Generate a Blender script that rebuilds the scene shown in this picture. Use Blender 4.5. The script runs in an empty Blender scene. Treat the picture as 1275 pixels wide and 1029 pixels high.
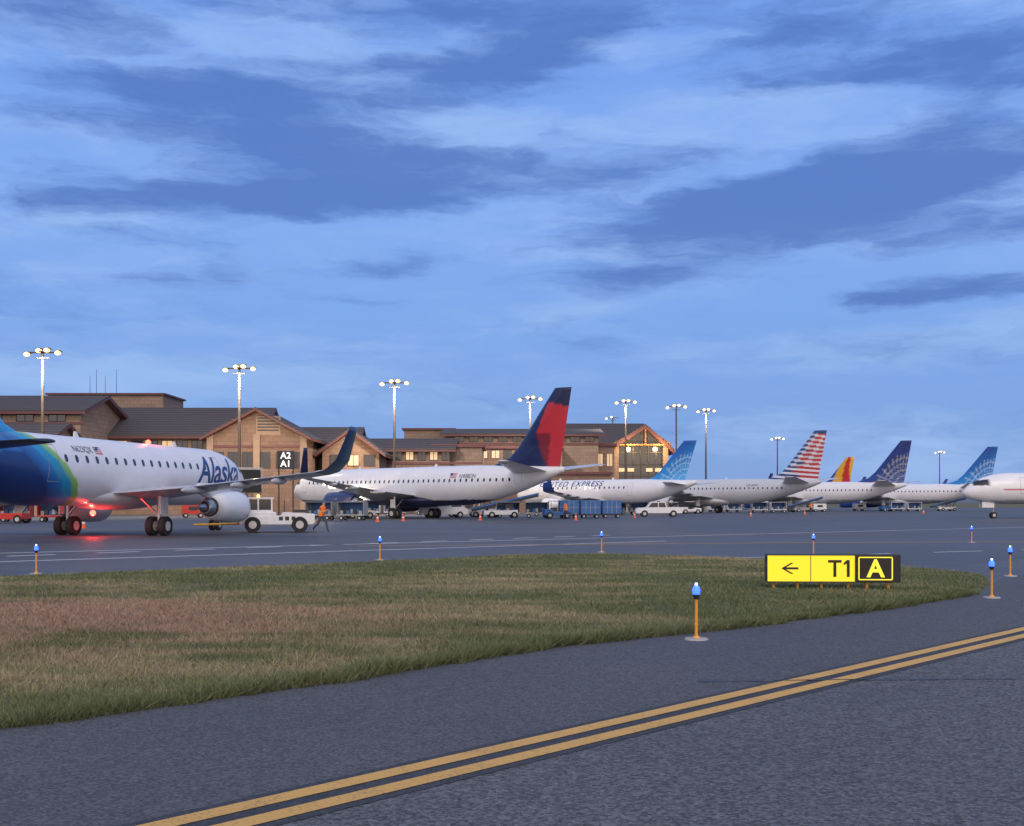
import bpy, math, random
import numpy as np
from mathutils import Vector, Matrix
random.seed(7); rng=np.random.default_rng(7)
S=bpy.context.scene
COL=S.collection
F=1417.0; EYE=1.7
def gnd(px,py):
    D=F*EYE/(py-626.0); return ((px-637.5)/F*D, D)
def X_(px,D): return (px-637.5)/F*D
def Z_(y,D): return EYE+(626.0-y)*D/F
# ------------------------------------------------------------ materials
def newmat(name):
    m=bpy.data.materials.new(name); m.use_nodes=True
    nt=m.node_tree; b=nt.nodes['Principled BSDF']
    return m,nt,b
def N(nt,t,**k):
    n=nt.nodes.new(t)
    for a,v in k.items(): setattr(n,a,v)
    return n
def mathn(nt,op,a,b=None,c=None,clamp=False):
    n=nt.nodes.new('ShaderNodeMath'); n.operation=op; n.use_clamp=clamp
    for i,v in enumerate((a,b,c)):
        if v is None: continue
        if isinstance(v,(int,float)): n.inputs[i].default_value=v
        else: nt.links.new(v,n.inputs[i])
    return n.outputs[0]
def simple(name,col,rough=.6,metal=0,var=.15,scale=3,bump=0,spec=.5):
    m,nt,b=newmat(name)
    tc=N(nt,'ShaderNodeTexCoord'); no=N(nt,'ShaderNodeTexNoise')
    no.inputs['Scale'].default_value=scale; no.inputs['Detail'].default_value=6
    nt.links.new(tc.outputs['Object'],no.inputs['Vector'])
    r=N(nt,'ShaderNodeValToRGB')
    r.color_ramp.elements[0].position=.3; r.color_ramp.elements[1].position=.7
    r.color_ramp.elements[0].color=[c*(1-var) for c in col]+[1]
    r.color_ramp.elements[1].color=[min(1,c*(1+var)) for c in col]+[1]
    nt.links.new(no.outputs['Fac'],r.inputs['Fac']); nt.links.new(r.outputs['Color'],b.inputs['Base Color'])
    b.inputs['Roughness'].default_value=rough; b.inputs['Metallic'].default_value=metal
    b.inputs['Specular IOR Level'].default_value=spec
    if bump:
        bp=N(nt,'ShaderNodeBump'); bp.inputs['Strength'].default_value=bump; bp.inputs['Distance'].default_value=.02
        nt.links.new(no.outputs['Fac'],bp.inputs['Height']); nt.links.new(bp.outputs['Normal'],b.inputs['Normal'])
    return m
def emis(name,col,st,base=None):
    m,nt,b=newmat(name)
    b.inputs['Base Color'].default_value=(*(base or col),1)
    b.inputs['Emission Color'].default_value=(*col,1); b.inputs['Emission Strength'].default_value=st
    return m
def attrmat(name,rough=.35,coat=.3,dirt=.08,sss=False):
    m,nt,b=newmat(name)
    a=N(nt,'ShaderNodeAttribute'); a.attribute_name='Col'
    tc=N(nt,'ShaderNodeTexCoord'); no=N(nt,'ShaderNodeTexNoise'); no.inputs['Scale'].default_value=1.3; no.inputs['Detail'].default_value=8
    nt.links.new(tc.outputs['Object'],no.inputs['Vector'])
    mr=N(nt,'ShaderNodeMapRange'); mr.inputs['From Min'].default_value=.3; mr.inputs['From Max'].default_value=.7
    mr.inputs['To Min'].default_value=1-dirt; mr.inputs['To Max'].default_value=1
    nt.links.new(no.outputs['Fac'],mr.inputs['Value'])
    vm=N(nt,'ShaderNodeVectorMath',operation='SCALE')
    nt.links.new(a.outputs['Color'],vm.inputs[0]); nt.links.new(mr.outputs['Result'],vm.inputs['Scale'])
    nt.links.new(vm.outputs['Vector'],b.inputs['Base Color'])
    b.inputs['Roughness'].default_value=rough; b.inputs['Coat Weight'].default_value=coat
    return m
M={}
M['paint']=attrmat('aircraft_paint',rough=.4)
M['metal']=simple('brushed_metal',(.45,.46,.48),.35,.8)
M['dark']=simple('dark_metal',(.04,.042,.05),.5,.3)
M['tire']=simple('tire_rubber',(.02,.02,.022),.8)
M['hub']=simple('wheel_hub',(.5,.5,.5),.5)
M['glass']=simple('dark_glass',(.02,.025,.035),.08,0,.1,2,0,.8)
M['white']=simple('white_paint',(.72,.73,.75),.45,0,.08)
M['grey']=simple('grey_paint',(.3,.31,.33),.5)
M['blue']=simple('blue_paint',(.03,.13,.36),.45)
M['red']=simple('red_paint',(.5,.03,.02),.5)
M['yellow']=simple('yellow_paint',(.7,.42,.03),.5)
M['orange']=simple('orange_plastic',(.8,.13,.02),.5)
M['pole']=simple('pole_bronze',(.07,.055,.045),.6,.1)
M['trim']=simple('maroon_trim',(.12,.042,.045),.55)
M['concrete']=simple('concrete',(.35,.34,.33),.85,0,.12,2,.2)
M['window_lit']=emis('lit_window',(1,.62,.30),.65,(.3,.25,.2))
M['lamp']=emis('lamp_glow',(1,.60,.20),2.2)
M['lampcore']=emis('lamp_core',(1,.85,.55),9)
M['lampw']=emis('lamp_white',(1,.82,.52),5)
M['redlamp']=emis('red_beacon',(1,.05,.03),12)
M['bluelamp']=emis('blue_lens',(.03,.10,1),3.2)
M['ltext']=emis('lit_lettering',(1,.97,.9),1.0)
M['amber']=emis('amber_lamp',(1,.5,.1),4)
M['blackpaint']=simple('black_paint',(.012,.012,.014),.5)
M['navytext']=simple('navy_lettering',(.01,.05,.2),.4)
M['greytext']=simple('dark_lettering',(.05,.06,.1),.4)
def wallmat(name,col):
    m,nt,b=newmat(name)
    tc=N(nt,'ShaderNodeTexCoord'); sp=N(nt,'ShaderNodeSeparateXYZ'); nt.links.new(tc.outputs['Object'],sp.inputs[0])
    s=mathn(nt,'ADD',sp.outputs['X'],sp.outputs['Y']); cb=N(nt,'ShaderNodeCombineXYZ')
    nt.links.new(s,cb.inputs['X']); nt.links.new(sp.outputs['Z'],cb.inputs['Y'])
    br=N(nt,'ShaderNodeTexBrick'); nt.links.new(cb.outputs[0],br.inputs['Vector'])
    br.inputs['Scale'].default_value=1; br.inputs['Brick Width'].default_value=1.2; br.inputs['Row Height'].default_value=.6
    br.inputs['Mortar Size'].default_value=.025
    br.inputs['Color1'].default_value=[c*.88 for c in col]+[1]; br.inputs['Color2'].default_value=[c*1.1 for c in col]+[1]
    br.inputs['Mortar'].default_value=[c*.55 for c in col]+[1]
    no=N(nt,'ShaderNodeTexNoise'); no.inputs['Scale'].default_value=.4; no.inputs['Detail'].default_value=8
    nt.links.new(tc.outputs['Object'],no.inputs['Vector'])
    mx=N(nt,'ShaderNodeMix',data_type='RGBA',blend_type='MULTIPLY'); mx.inputs['Factor'].default_value=.3
    nt.links.new(br.outputs['Color'],mx.inputs[6]); nt.links.new(no.outputs['Fac'],mx.inputs[7])
    nt.links.new(mx.outputs[2],b.inputs['Base Color']); b.inputs['Roughness'].default_value=.85
    return m
M['wall']=wallmat('tan_masonry',(.30,.215,.165)); M['wall2']=wallmat('brown_masonry',(.25,.165,.125))
M['stucco']=simple('tan_stucco',(.30,.22,.165),.9,0,.1,1.5,.1)
def roofmat():
    m,nt,b=newmat('dark_shingle_roof')
    tc=N(nt,'ShaderNodeTexCoord'); w=N(nt,'ShaderNodeTexWave'); w.inputs['Scale'].default_value=.8; w.bands_direction='Z'
    w.inputs['Distortion'].default_value=1.5; w.inputs['Detail'].default_value=3
    nt.links.new(tc.outputs['Object'],w.inputs['Vector'])
    r=N(nt,'ShaderNodeValToRGB'); r.color_ramp.elements[0].color=(.042,.036,.04,1); r.color_ramp.elements[1].color=(.08,.068,.07,1)
    nt.links.new(w.outputs['Fac'],r.inputs['Fac']); nt.links.new(r.outputs['Color'],b.inputs['Base Color']); b.inputs['Roughness'].default_value=.85
    return m
M['roof']=roofmat()
M['wood']=simple('timber',(.35,.16,.06),.6)
# ------------------------------------------------------------ mesh builder
class MB:
    def __init__(s): s.v=[];s.f=[];s.m=[];s.c=[]
    def add(s,vs,fs,mat=0,col=None):
        o=len(s.v); s.v+= [tuple(p) for p in vs]; s.f+=[tuple(i+o for i in f) for f in fs]; s.m+=[mat]*len(fs)
        s.c+= (col if isinstance(col,list) else [col or (.8,.8,.8)]*len(vs))
    def box(s,c,d,rz=0,mat=0,top=(1,1),col=None,shift=(0,0)):
        x,y,z=[k/2 for k in d]; cr,sr=math.cos(rz),math.sin(rz); vs=[]
        for zz in(-z,z):
            k=top if zz>0 else(1,1); sh=shift if zz>0 else (0,0)
            for a,b in((-x,-y),(x,-y),(x,y),(-x,y)):
                a=a*k[0]+sh[0];b=b*k[1]+sh[1]; vs.append((c[0]+a*cr-b*sr,c[1]+a*sr+b*cr,c[2]+zz))
        s.add(vs,[(3,2,1,0),(4,5,6,7),(0,1,5,4),(1,2,6,5),(2,3,7,6),(3,0,4,7)],mat,col)
    def slab(s,p,th,mat=0,off=0):
        t=[(a,b,c-off) for a,b,c in p]; l=[(a,b,c-off-th) for a,b,c in p]; n=len(p)
        s.add(t+l,[tuple(range(n)),tuple(range(2*n-1,n-1,-1))]+[(i,n+i,n+(i+1)%n,(i+1)%n) for i in range(n)],mat)
    def prism(s,prof,y0,y1,mat=0,col=None):
        n=len(prof); vs=[(x,y0,z) for x,z in prof]+[(x,y1,z) for x,z in prof]
        s.add(vs,[tuple(range(n)),tuple(range(2*n-1,n-1,-1))]+[(i,n+i,n+(i+1)%n,(i+1)%n) for i in range(n)],mat,col)
    def cyl(s,p0,p1,r0,r1=None,n=12,mat=0,caps=True,col=None):
        r1=r0 if r1 is None else r1; p0=Vector(p0);p1=Vector(p1); d=(p1-p0).normalized()
        a=d.orthogonal().normalized(); b=d.cross(a); vs=[]
        for p,r in((p0,r0),(p1,r1)):
            for i in range(n):
                t=2*math.pi*i/n; vs.append(p+a*r*math.cos(t)+b*r*math.sin(t))
        fs=[(i,(i+1)%n,n+(i+1)%n,n+i) for i in range(n)]
        if caps: fs+=[tuple(range(n-1,-1,-1)),tuple(range(n,2*n))]
        s.add(vs,fs,mat,col)
    def lathe(s,prof,o,n=32,mat=0,col=None,colf=None):
        vs=[];cs=[]
        for x,r in prof:
            for i in range(n):
                t=2*math.pi*i/n; vs.append((o[0]+x,o[1]+r*math.cos(t),o[2]+r*math.sin(t))); cs.append(colf(x,r) if colf else (col or (.8,.8,.8)))
        fs=[(j*n+i,j*n+(i+1)%n,(j+1)*n+(i+1)%n,(j+1)*n+i) for j in range(len(prof)-1) for i in range(n)]
        s.add(vs,fs,mat,cs)
    def sphere(s,c,r,mat=0,n=12,col=None):
        if isinstance(r,(int,float)): r=(r,r,r)
        vs=[];m=n//2
        for j in range(m+1):
            ph=math.pi*j/m
            for i in range(n):
                t=2*math.pi*i/n; vs.append((c[0]+r[0]*math.sin(ph)*math.cos(t),c[1]+r[1]*math.sin(ph)*math.sin(t),c[2]+r[2]*math.cos(ph)))
        s.add(vs,[(j*n+i,(j+1)*n+i,(j+1)*n+(i+1)%n,j*n+(i+1)%n) for j in range(m) for i in range(n)],mat,col)
    def obj(s,name,mats,parent=None,smooth=False,loc=None,bevel=0,rot=None):
        me=bpy.data.meshes.new(name); me.from_pydata(s.v,[],s.f); me.update()
        for m in mats: me.materials.append(M[m] if isinstance(m,str) else m)
        me.polygons.foreach_set('material_index',s.m)
        ca=me.color_attributes.new('Col','FLOAT_COLOR','POINT')
        arr=np.ones((len(s.v),4),dtype=np.float32); arr[:,:3]=np.array(s.c,dtype=np.float32); ca.data.foreach_set('color',arr.ravel())
        if smooth: me.polygons.foreach_set('use_smooth',[True]*len(s.f))
        o=bpy.data.objects.new(name,me); COL.objects.link(o)
        if parent: o.parent=parent
        if loc: o.location=loc
        if rot: o.rotation_euler=rot
        if bevel:
            b=o.modifiers.new('bevel','BEVEL'); b.width=bevel; b.segments=2; b.limit_method='ANGLE'
        return o
def empty(name,loc=(0,0,0),rz=0,sc=1):
    e=bpy.data.objects.new(name,None); COL.objects.link(e); e.location=loc; e.rotation_euler=(0,0,rz); e.scale=(sc,)*3; e.empty_display_size=.5; return e
def textmesh(s,size,shear=0,bold=0,spacing=1):
    cu=bpy.data.curves.new('t','FONT'); cu.body=s; cu.size=size; cu.shear=shear; cu.offset=bold; cu.space_character=spacing
    cu.align_x='CENTER'; cu.align_y='CENTER'; cu.resolution_u=4
    o=bpy.data.objects.new('t',cu); COL.objects.link(o); bpy.context.view_layer.update()
    me=bpy.data.meshes.new_from_object(o.evaluated_get(bpy.context.evaluated_depsgraph_get()))
    bpy.data.objects.remove(o); return me
import bmesh
# ------------------------------------------------------------ camera
cam=bpy.data.cameras.new('camera'); cam.lens=40; cam.sensor_width=36; cam.shift_y=111.5/1275; cam.clip_end=20000; cam.clip_start=.1
co=bpy.data.objects.new('camera',cam); COL.objects.link(co); co.location=(0,0,EYE); co.rotation_euler=(math.radians(90),0,0); S.camera=co
# ------------------------------------------------------------ world
W=bpy.data.worlds.new('World'); S.world=W; W.use_nodes=True; nt=W.node_tree; bg=nt.nodes['Background']
try: W.cycles.sampling_method='MANUAL'; W.cycles.sample_map_resolution=256
except Exception: pass
tc=N(nt,'ShaderNodeTexCoord'); sp=N(nt,'ShaderNodeSeparateXYZ'); nt.links.new(tc.outputs['Generated'],sp.inputs[0])
az=mathn(nt,'ARCTAN2',sp.outputs['X'],sp.outputs['Y']); el=mathn(nt,'ARCSINE',sp.outputs['Z'])
cb=N(nt,'ShaderNodeCombineXYZ'); nt.links.new(az,cb.inputs['X']); nt.links.new(el,cb.inputs['Y'])
def wnoise(scale,sx,sy,detail=8,rough=.6,off=0,src=None):
    mp=N(nt,'ShaderNodeMapping'); mp.inputs['Scale'].default_value=(sx,sy,1); mp.inputs['Location'].default_value=(off,off*1.7,off)
    nt.links.new(src or cb.outputs[0],mp.inputs['Vector'])
    no=N(nt,'ShaderNodeTexNoise'); no.inputs['Scale'].default_value=scale; no.inputs['Detail'].default_value=detail; no.inputs['Roughness'].default_value=rough
    nt.links.new(mp.outputs[0],no.inputs['Vector']); return no
dn=wnoise(3,3.5,12,5,.6,3.1)
vs_=N(nt,'ShaderNodeVectorMath',operation='SUBTRACT'); nt.links.new(dn.outputs['Color'],vs_.inputs[0]); vs_.inputs[1].default_value=(.5,.5,.5)
vm=N(nt,'ShaderNodeVectorMath',operation='MULTIPLY'); nt.links.new(vs_.outputs[0],vm.inputs[0]); vm.inputs[1].default_value=(.12,.030,0)
va=N(nt,'ShaderNodeVectorMath',operation='ADD'); nt.links.new(vm.outputs[0],va.inputs[0]); nt.links.new(cb.outputs[0],va.inputs[1])
blobs=[(300,118,225,18,0,1.1),(370,174,260,24,-3,1.15),(430,230,330,30,2,1.15),(320,255,220,20,0,.9),(600,12,360,30,0,1.1),(650,75,150,34,14,.95),(480,85,220,18,3,.8),
 (960,262,340,32,3,1.15),(1130,225,300,34,7,1.15),(1210,68,160,32,-6,.95),(1235,352,130,14,0,1.1),(490,330,80,13,5,.85),(790,345,160,20,4,.85),(60,12,140,26,0,.8),
 (1040,22,200,24,6,.75),(1150,292,240,16,2,.8),(60,247,110,14,0,.65),(1190,150,160,24,12,.8),(430,373,100,8,0,.6),(980,104,140,20,0,.7),(1130,372,110,8,0,.7),(150,290,150,12,0,.45),
 (80,150,140,16,0,.45),(850,200,150,16,8,.5),(1100,440,240,16,0,.35),(300,345,160,12,3,.35)]
acc=None
for px,py,hw,hh,tilt,amp in blobs:
    a0=math.atan((px-637.5)/F); e0=math.atan((626-py)/F*math.cos(a0))
    mp=N(nt,'ShaderNodeMapping',vector_type='TEXTURE'); mp.inputs['Location'].default_value=(a0,e0,0)
    mp.inputs['Rotation'].default_value=(0,0,math.radians(tilt)); mp.inputs['Scale'].default_value=(hw*1.3/F,hh*1.6/F,1)
    nt.links.new(va.outputs[0],mp.inputs['Vector']); g=N(nt,'ShaderNodeTexGradient',gradient_type='SPHERICAL'); nt.links.new(mp.outputs[0],g.inputs[0])
    s=mathn(nt,'MULTIPLY',g.outputs['Fac'],amp); acc=s if acc is None else mathn(nt,'ADD',acc,s)
st=wnoise(5,1.1,6,7,.62,1.3,va.outputs[0])
st2=wnoise(16,1.3,5,4,.6,4.3,va.outputs[0])
nz=mathn(nt,'ADD',mathn(nt,'MULTIPLY',mathn(nt,'SUBTRACT',st.outputs['Fac'],.5),2.3),mathn(nt,'MULTIPLY',mathn(nt,'SUBTRACT',st2.outputs['Fac'],.5),.9))
mk=mathn(nt,'ADD',mathn(nt,'MULTIPLY',acc,1.2),nz)
mr=N(nt,'ShaderNodeMapRange',interpolation_type='SMOOTHSTEP'); mr.inputs['From Min'].default_value=.0; mr.inputs['From Max'].default_value=1.15
nt.links.new(mk,mr.inputs['Value'])
ramp=N(nt,'ShaderNodeValToRGB'); nt.links.new(el,ramp.inputs['Fac']); cr=ramp.color_ramp
cr.elements[0].position=0; cr.elements[0].color=(.21,.365,.69,1); cr.elements[1].position=1; cr.elements[1].color=(.24,.34,.62,1)
for p,c in((.06,(.185,.35,.74,1)),(.16,(.185,.365,.80,1)),(.26,(.215,.40,.86,1)),(.40,(.17,.345,.83,1)),(.6,(.30,.44,.78,1))):
    e=cr.elements.new(p); e.color=c
wl=wnoise(2.2,1.6,7,6,.6,7.7,va.outputs[0])
wr=N(nt,'ShaderNodeMapRange',interpolation_type='SMOOTHSTEP'); wr.inputs['From Min'].default_value=.42; wr.inputs['From Max'].default_value=.70
nt.links.new(wl.outputs['Fac'],wr.inputs['Value'])
m1=N(nt,'ShaderNodeMix',data_type='RGBA'); nt.links.new(mathn(nt,'MULTIPLY',wr.outputs[0],.6),m1.inputs['Factor'])
nt.links.new(ramp.outputs['Color'],m1.inputs[6]); m1.inputs[7].default_value=(.36,.54,.90,1)
m2=N(nt,'ShaderNodeMix',data_type='RGBA'); nt.links.new(mathn(nt,'MULTIPLY',mr.outputs[0],.9),m2.inputs['Factor'])
nt.links.new(m1.outputs[2],m2.inputs[6]); m2.inputs[7].default_value=(.075,.175,.52,1)
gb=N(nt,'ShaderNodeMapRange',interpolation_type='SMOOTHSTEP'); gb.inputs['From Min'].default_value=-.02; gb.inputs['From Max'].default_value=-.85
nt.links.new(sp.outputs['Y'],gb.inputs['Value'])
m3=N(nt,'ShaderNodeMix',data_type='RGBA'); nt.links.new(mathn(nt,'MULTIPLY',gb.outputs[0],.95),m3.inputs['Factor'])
nt.links.new(m2.outputs[2],m3.inputs[6]); m3.inputs[7].default_value=(1.5,1.28,1.2,1)  # unseen sky behind the camera, made brighter and warmer to light the aircraft
sky=N(nt,'ShaderNodeTexSky',sky_type='NISHITA'); sky.sun_disc=False; sky.sun_elevation=math.radians(4); sky.sun_rotation=math.radians(180)
ns=N(nt,'ShaderNodeVectorMath',operation='SCALE'); nt.links.new(sky.outputs[0],ns.inputs[0]); ns.inputs['Scale'].default_value=.01
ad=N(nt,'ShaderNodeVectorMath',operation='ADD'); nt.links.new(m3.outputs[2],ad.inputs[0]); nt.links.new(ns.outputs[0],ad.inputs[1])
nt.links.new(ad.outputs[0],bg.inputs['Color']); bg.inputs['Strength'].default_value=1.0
sun=bpy.data.lights.new('sun','SUN'); sun.energy=.8; sun.angle=math.radians(25); sun.color=(1,.88,.80)
so=bpy.data.objects.new('sun',sun); COL.objects.link(so); so.rotation_euler=(math.radians(50),0,math.radians(12))
S.view_settings.view_transform='Standard'; S.view_settings.look='None'; S.view_settings.exposure=0
# ------------------------------------------------------------ ground
def asphalt(name,c0,c1,rough,speck=.5,joints=False,bump=.4,sscale=70,spec=.5):
    m,nt,b=newmat(name); tc=N(nt,'ShaderNodeTexCoord')
    def noise(sc,det,ro=.55,vec=None):
        n=N(nt,'ShaderNodeTexNoise'); n.inputs['Scale'].default_value=sc; n.inputs['Detail'].default_value=det; n.inputs['Roughness'].default_value=ro
        nt.links.new(vec or tc.outputs['Object'],n.inputs['Vector']); return n
    big=noise(.25,6,.6); fine=noise(sscale,4,.7); mid=noise(6,6,.6)
    r=N(nt,'ShaderNodeValToRGB'); r.color_ramp.elements[0].position=.35; r.color_ramp.elements[1].position=.65
    r.color_ramp.elements[0].color=(*c0,1); r.color_ramp.elements[1].color=(*c1,1)
    k=mathn(nt,'ADD',mathn(nt,'MULTIPLY',big.outputs['Fac'],.6),mathn(nt,'MULTIPLY',mid.outputs['Fac'],.4)); nt.links.new(k,r.inputs['Fac'])
    vo=N(nt,'ShaderNodeTexVoronoi'); vo.inputs['Scale'].default_value=sscale; nt.links.new(tc.outputs['Object'],vo.inputs['Vector'])
    sep=N(nt,'ShaderNodeSeparateColor'); nt.links.new(vo.outputs['Color'],sep.inputs[0])
    f2=mathn(nt,'ADD',mathn(nt,'MULTIPLY',sep.outputs[0],speck),1-speck*.5)
    f3=mathn(nt,'ADD',mathn(nt,'MULTIPLY',fine.outputs['Fac'],speck*1.6),1-speck*.8)
    mul=mathn(nt,'MULTIPLY',f2,f3)
    if joints:
        mp=N(nt,'ShaderNodeMapping'); mp.inputs['Rotation'].default_value=(0,0,math.radians(-47)); nt.links.new(tc.outputs['Object'],mp.inputs['Vector'])
        s=N(nt,'ShaderNodeSeparateXYZ'); nt.links.new(mp.outputs[0],s.inputs[0])
        for ax in('X','Y'):
            fr=mathn(nt,'FRACT',mathn(nt,'DIVIDE',s.outputs[ax],6.1)); j=mathn(nt,'GREATER_THAN',fr,.012)
            mul=mathn(nt,'MULTIPLY',mul,mathn(nt,'ADD',mathn(nt,'MULTIPLY',j,.35),.65))
        fl=N(nt,'ShaderNodeVectorMath',operation='FLOOR'); dv=N(nt,'ShaderNodeVectorMath',operation='SCALE'); dv.inputs['Scale'].default_value=1/6.1
        nt.links.new(mp.outputs[0],dv.inputs[0]); nt.links.new(dv.outputs[0],fl.inputs[0])
        wn=N(nt,'ShaderNodeTexWhiteNoise'); nt.links.new(fl.outputs[0],wn.inputs['Vector'])
        mul=mathn(nt,'MULTIPLY',mul,mathn(nt,'ADD',mathn(nt,'MULTIPLY',wn.outputs['Value'],.16),.92))
    sc=N(nt,'ShaderNodeVectorMath',operation='SCALE'); nt.links.new(r.outputs['Color'],sc.inputs[0]); nt.links.new(mul,sc.inputs['Scale'])
    nt.links.new(sc.outputs[0],b.inputs['Base Color']); b.inputs['Specular IOR Level'].default_value=spec
    rr=mathn(nt,'ADD',mathn(nt,'MULTIPLY',big.outputs['Fac'],.25),rough-.12); nt.links.new(rr,b.inputs['Roughness'])
    bp=N(nt,'ShaderNodeBump'); bp.inputs['Strength'].default_value=bump; bp.inputs['Distance'].default_value=.006
    nt.links.new(f3,bp.inputs['Height']); nt.links.new(bp.outputs['Normal'],b.inputs['Normal'])
    return m
M['taxi']=asphalt('taxiway_asphalt',(.088,.092,.10),(.125,.129,.139),.85,1.0,False,.8,48,.25)
M['taxi2']=asphalt('shoulder_asphalt',(.08,.083,.092),(.107,.11,.12),.85,.8,False,.6,55,.25)
M['apron']=asphalt('apron_concrete',(.075,.078,.09),(.11,.114,.126),.62,.35,True,.2,30,.3)
M['seal']=asphalt('sealed_black_border',(.040,.043,.05),(.058,.061,.07),.8,.6,False,.5,55,.3)
M['field']=asphalt('field_ground',(.10,.11,.06),(.2,.17,.11),.95,.5,False,.5,4,.1)
def stripemat(name,col,wear=.4):
    m,nt,b=newmat(name); tc=N(nt,'ShaderNodeTexCoord')
    n=N(nt,'ShaderNodeTexNoise'); n.inputs['Scale'].default_value=45; n.inputs['Detail'].default_value=6; n.inputs['Roughness'].default_value=.7; nt.links.new(tc.outputs['Object'],n.inputs['Vector'])
    n2=N(nt,'ShaderNodeTexNoise'); n2.inputs['Scale'].default_value=2.5; n2.inputs['Detail'].default_value=5; nt.links.new(tc.outputs['Object'],n2.inputs['Vector'])
    k=mathn(nt,'ADD',mathn(nt,'MULTIPLY',n.outputs['Fac'],.75),mathn(nt,'MULTIPLY',n2.outputs['Fac'],.25))
    r=N(nt,'ShaderNodeValToRGB'); r.color_ramp.elements[0].position=.36; r.color_ramp.elements[1].position=.50
    r.color_ramp.elements[0].color=[c*(1-wear)+.05*wear for c in col]+[1]; r.color_ramp.elements[1].color=(*col,1)
    nt.links.new(k,r.inputs['Fac']); nt.links.new(r.outputs[0],b.inputs['Base Color']); b.inputs['Roughness'].default_value=.7
    bp=N(nt,'ShaderNodeBump'); bp.inputs['Strength'].default_value=.5; bp.inputs['Distance'].default_value=.005
    nt.links.new(n.outputs['Fac'],bp.inputs['Height']); nt.links.new(bp.outputs['Normal'],b.inputs['Normal']); return m
M['ystripe']=stripemat('yellow_marking',(.66,.37,.085),.5); M['wstripe']=stripemat('white_marking',(.75,.75,.75),.3); M['tar']=simple('tar_seal',(.012,.012,.014),.5)
def flat(name,pts,z,mat,parent=None):
    b=MB(); b.add([(x,y,z) for x,y in pts],[tuple(range(len(pts)))]); return b.obj(name,[mat],parent)
flat('ground',[(-6000,-3000),(6000,-3000),(6000,9000),(-6000,9000)],-.03,'field')
U=Vector((.684,.7295)); V=Vector((-.7295,.684))
flat('apron_pavement',[(-160,-60),(300,-60),(420,420),(-160,330)],0,'apron')
g=lambda a,b:(U*a+V*b)
near=[(-24,-13.5),(-5.5,6.9),(-3.84,8.54),(-1.78,10.6),(.59,13.46),(2.8,15.15),(6.49,18.67),(8.6,21.1)]
tw=near+[(9.9,23.6),(11.3,26.0),(30,46),(100,120),(140,80),(0,-60),(-40,-60)]
flat('taxiway_shoulder',tw,.004,'taxi2')
def strip(b,p,q,w,z,mat=0):
    p=Vector(p);q=Vector(q); d=(q-p).normalized(); n=Vector((-d.y,d.x))*w/2
    b.add([(*(p-n),z),(*(q-n),z),(*(q+n),z),(*(p+n),z)],[(0,1,2,3)],mat)
l1=(Vector((-1.783,5.98))+Vector((6.86,15.25)))/2; l2=(Vector((-1.403,5.98))+Vector((6.37,14.17)))/2
k1=l1.dot(V); k2=k1-.285; kc=(k1+k2)/2
flat('taxiway',[tuple(g(-60,kc)),tuple(g(-60,kc-24)),tuple(g(140,kc-24)),tuple(g(140,kc))],.008,'taxi')
e=empty('taxiway_edge_marking',(0,0,0))
b=MB(); strip(b,g(-40,kc),g(140,kc),.60,.012); b.obj('black_border',['seal'],e)
b=MB(); strip(b,g(-40,k1),g(140,k1),.155,.016); strip(b,g(-40,k2),g(140,k2),.155,.016); b.obj('yellow_stripes',['ystripe'],e)
b=MB()
def crack(p,q,w,n=40,amp=.05,z=.020):
    p=Vector(p);q=Vector(q); pts=[]; d=(q-p); nn=Vector((-d.y,d.x)).normalized(); o=0
    for i in range(n+1):
        o=o*.8+random.uniform(-amp,amp); pts.append(p+d*i/n+nn*o)
    for i in range(n):
        w2=w*random.uniform(.5,1.2); a=pts[i];c=pts[i+1]
        b.add([(*(a-nn*w2/2),z),(*(c-nn*w2/2),z),(*(c+nn*w2/2),z),(*(a+nn*w2/2),z)],[(0,1,2,3)])
crack((1.75,10.75),(9,11.1),.035,90,.008)
b.obj('tar_crack_seal',['tar'])
b=MB()
def dash(p,q,w,on,off,z=.004):
    p=Vector(p);q=Vector(q);L=(q-p).length;d=(q-p).normalized();t=0
    while t<L:
        strip(b,p+d*t,p+d*min(L,t+on),w,z); t+=on+off
dash((-24,25.0),(6.8,50.2),.22,400,1); dash((-22,29.3),(5.2,59.5),.24,1.6,1.4); dash((-18,37.5),(40,82),.22,400,1); dash((-9,26.6),(30,47),.15,2.4,2.0)
b.obj('vehicle_lane_marking',['wstripe'])
b=MB()
for off in(0,.3):
    prev=None
    for i in range(40):
        t=i/39; p=Vector((-6+t*60, 44+off+ 9*math.sin(t*2.2)-t*6))
        if prev is not None: strip(b,prev,p,.14,.008)
        prev=p
strip(b,(14,30),(60,76),.15,.012); strip(b,(-45,75),(20,60),.15,.016)
b.obj('apron_lead_line',['ystripe'])
b=MB(); n=120; vs=[]
for i in range(n+1):
    x=-5200+10400*i/n; h=18+22*abs(math.sin(i*.13))+10*math.sin(i*.51)+random.uniform(0,4)
    vs+=[(x,5200,-2),(x,5300,max(8,h))]
b.add(vs,[(2*i,2*i+2,2*i+3,2*i+1) for i in range(n)]); b.obj('distant_hills',[simple('hazy_hills',(.10,.14,.2),1)],smooth=True)
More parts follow.
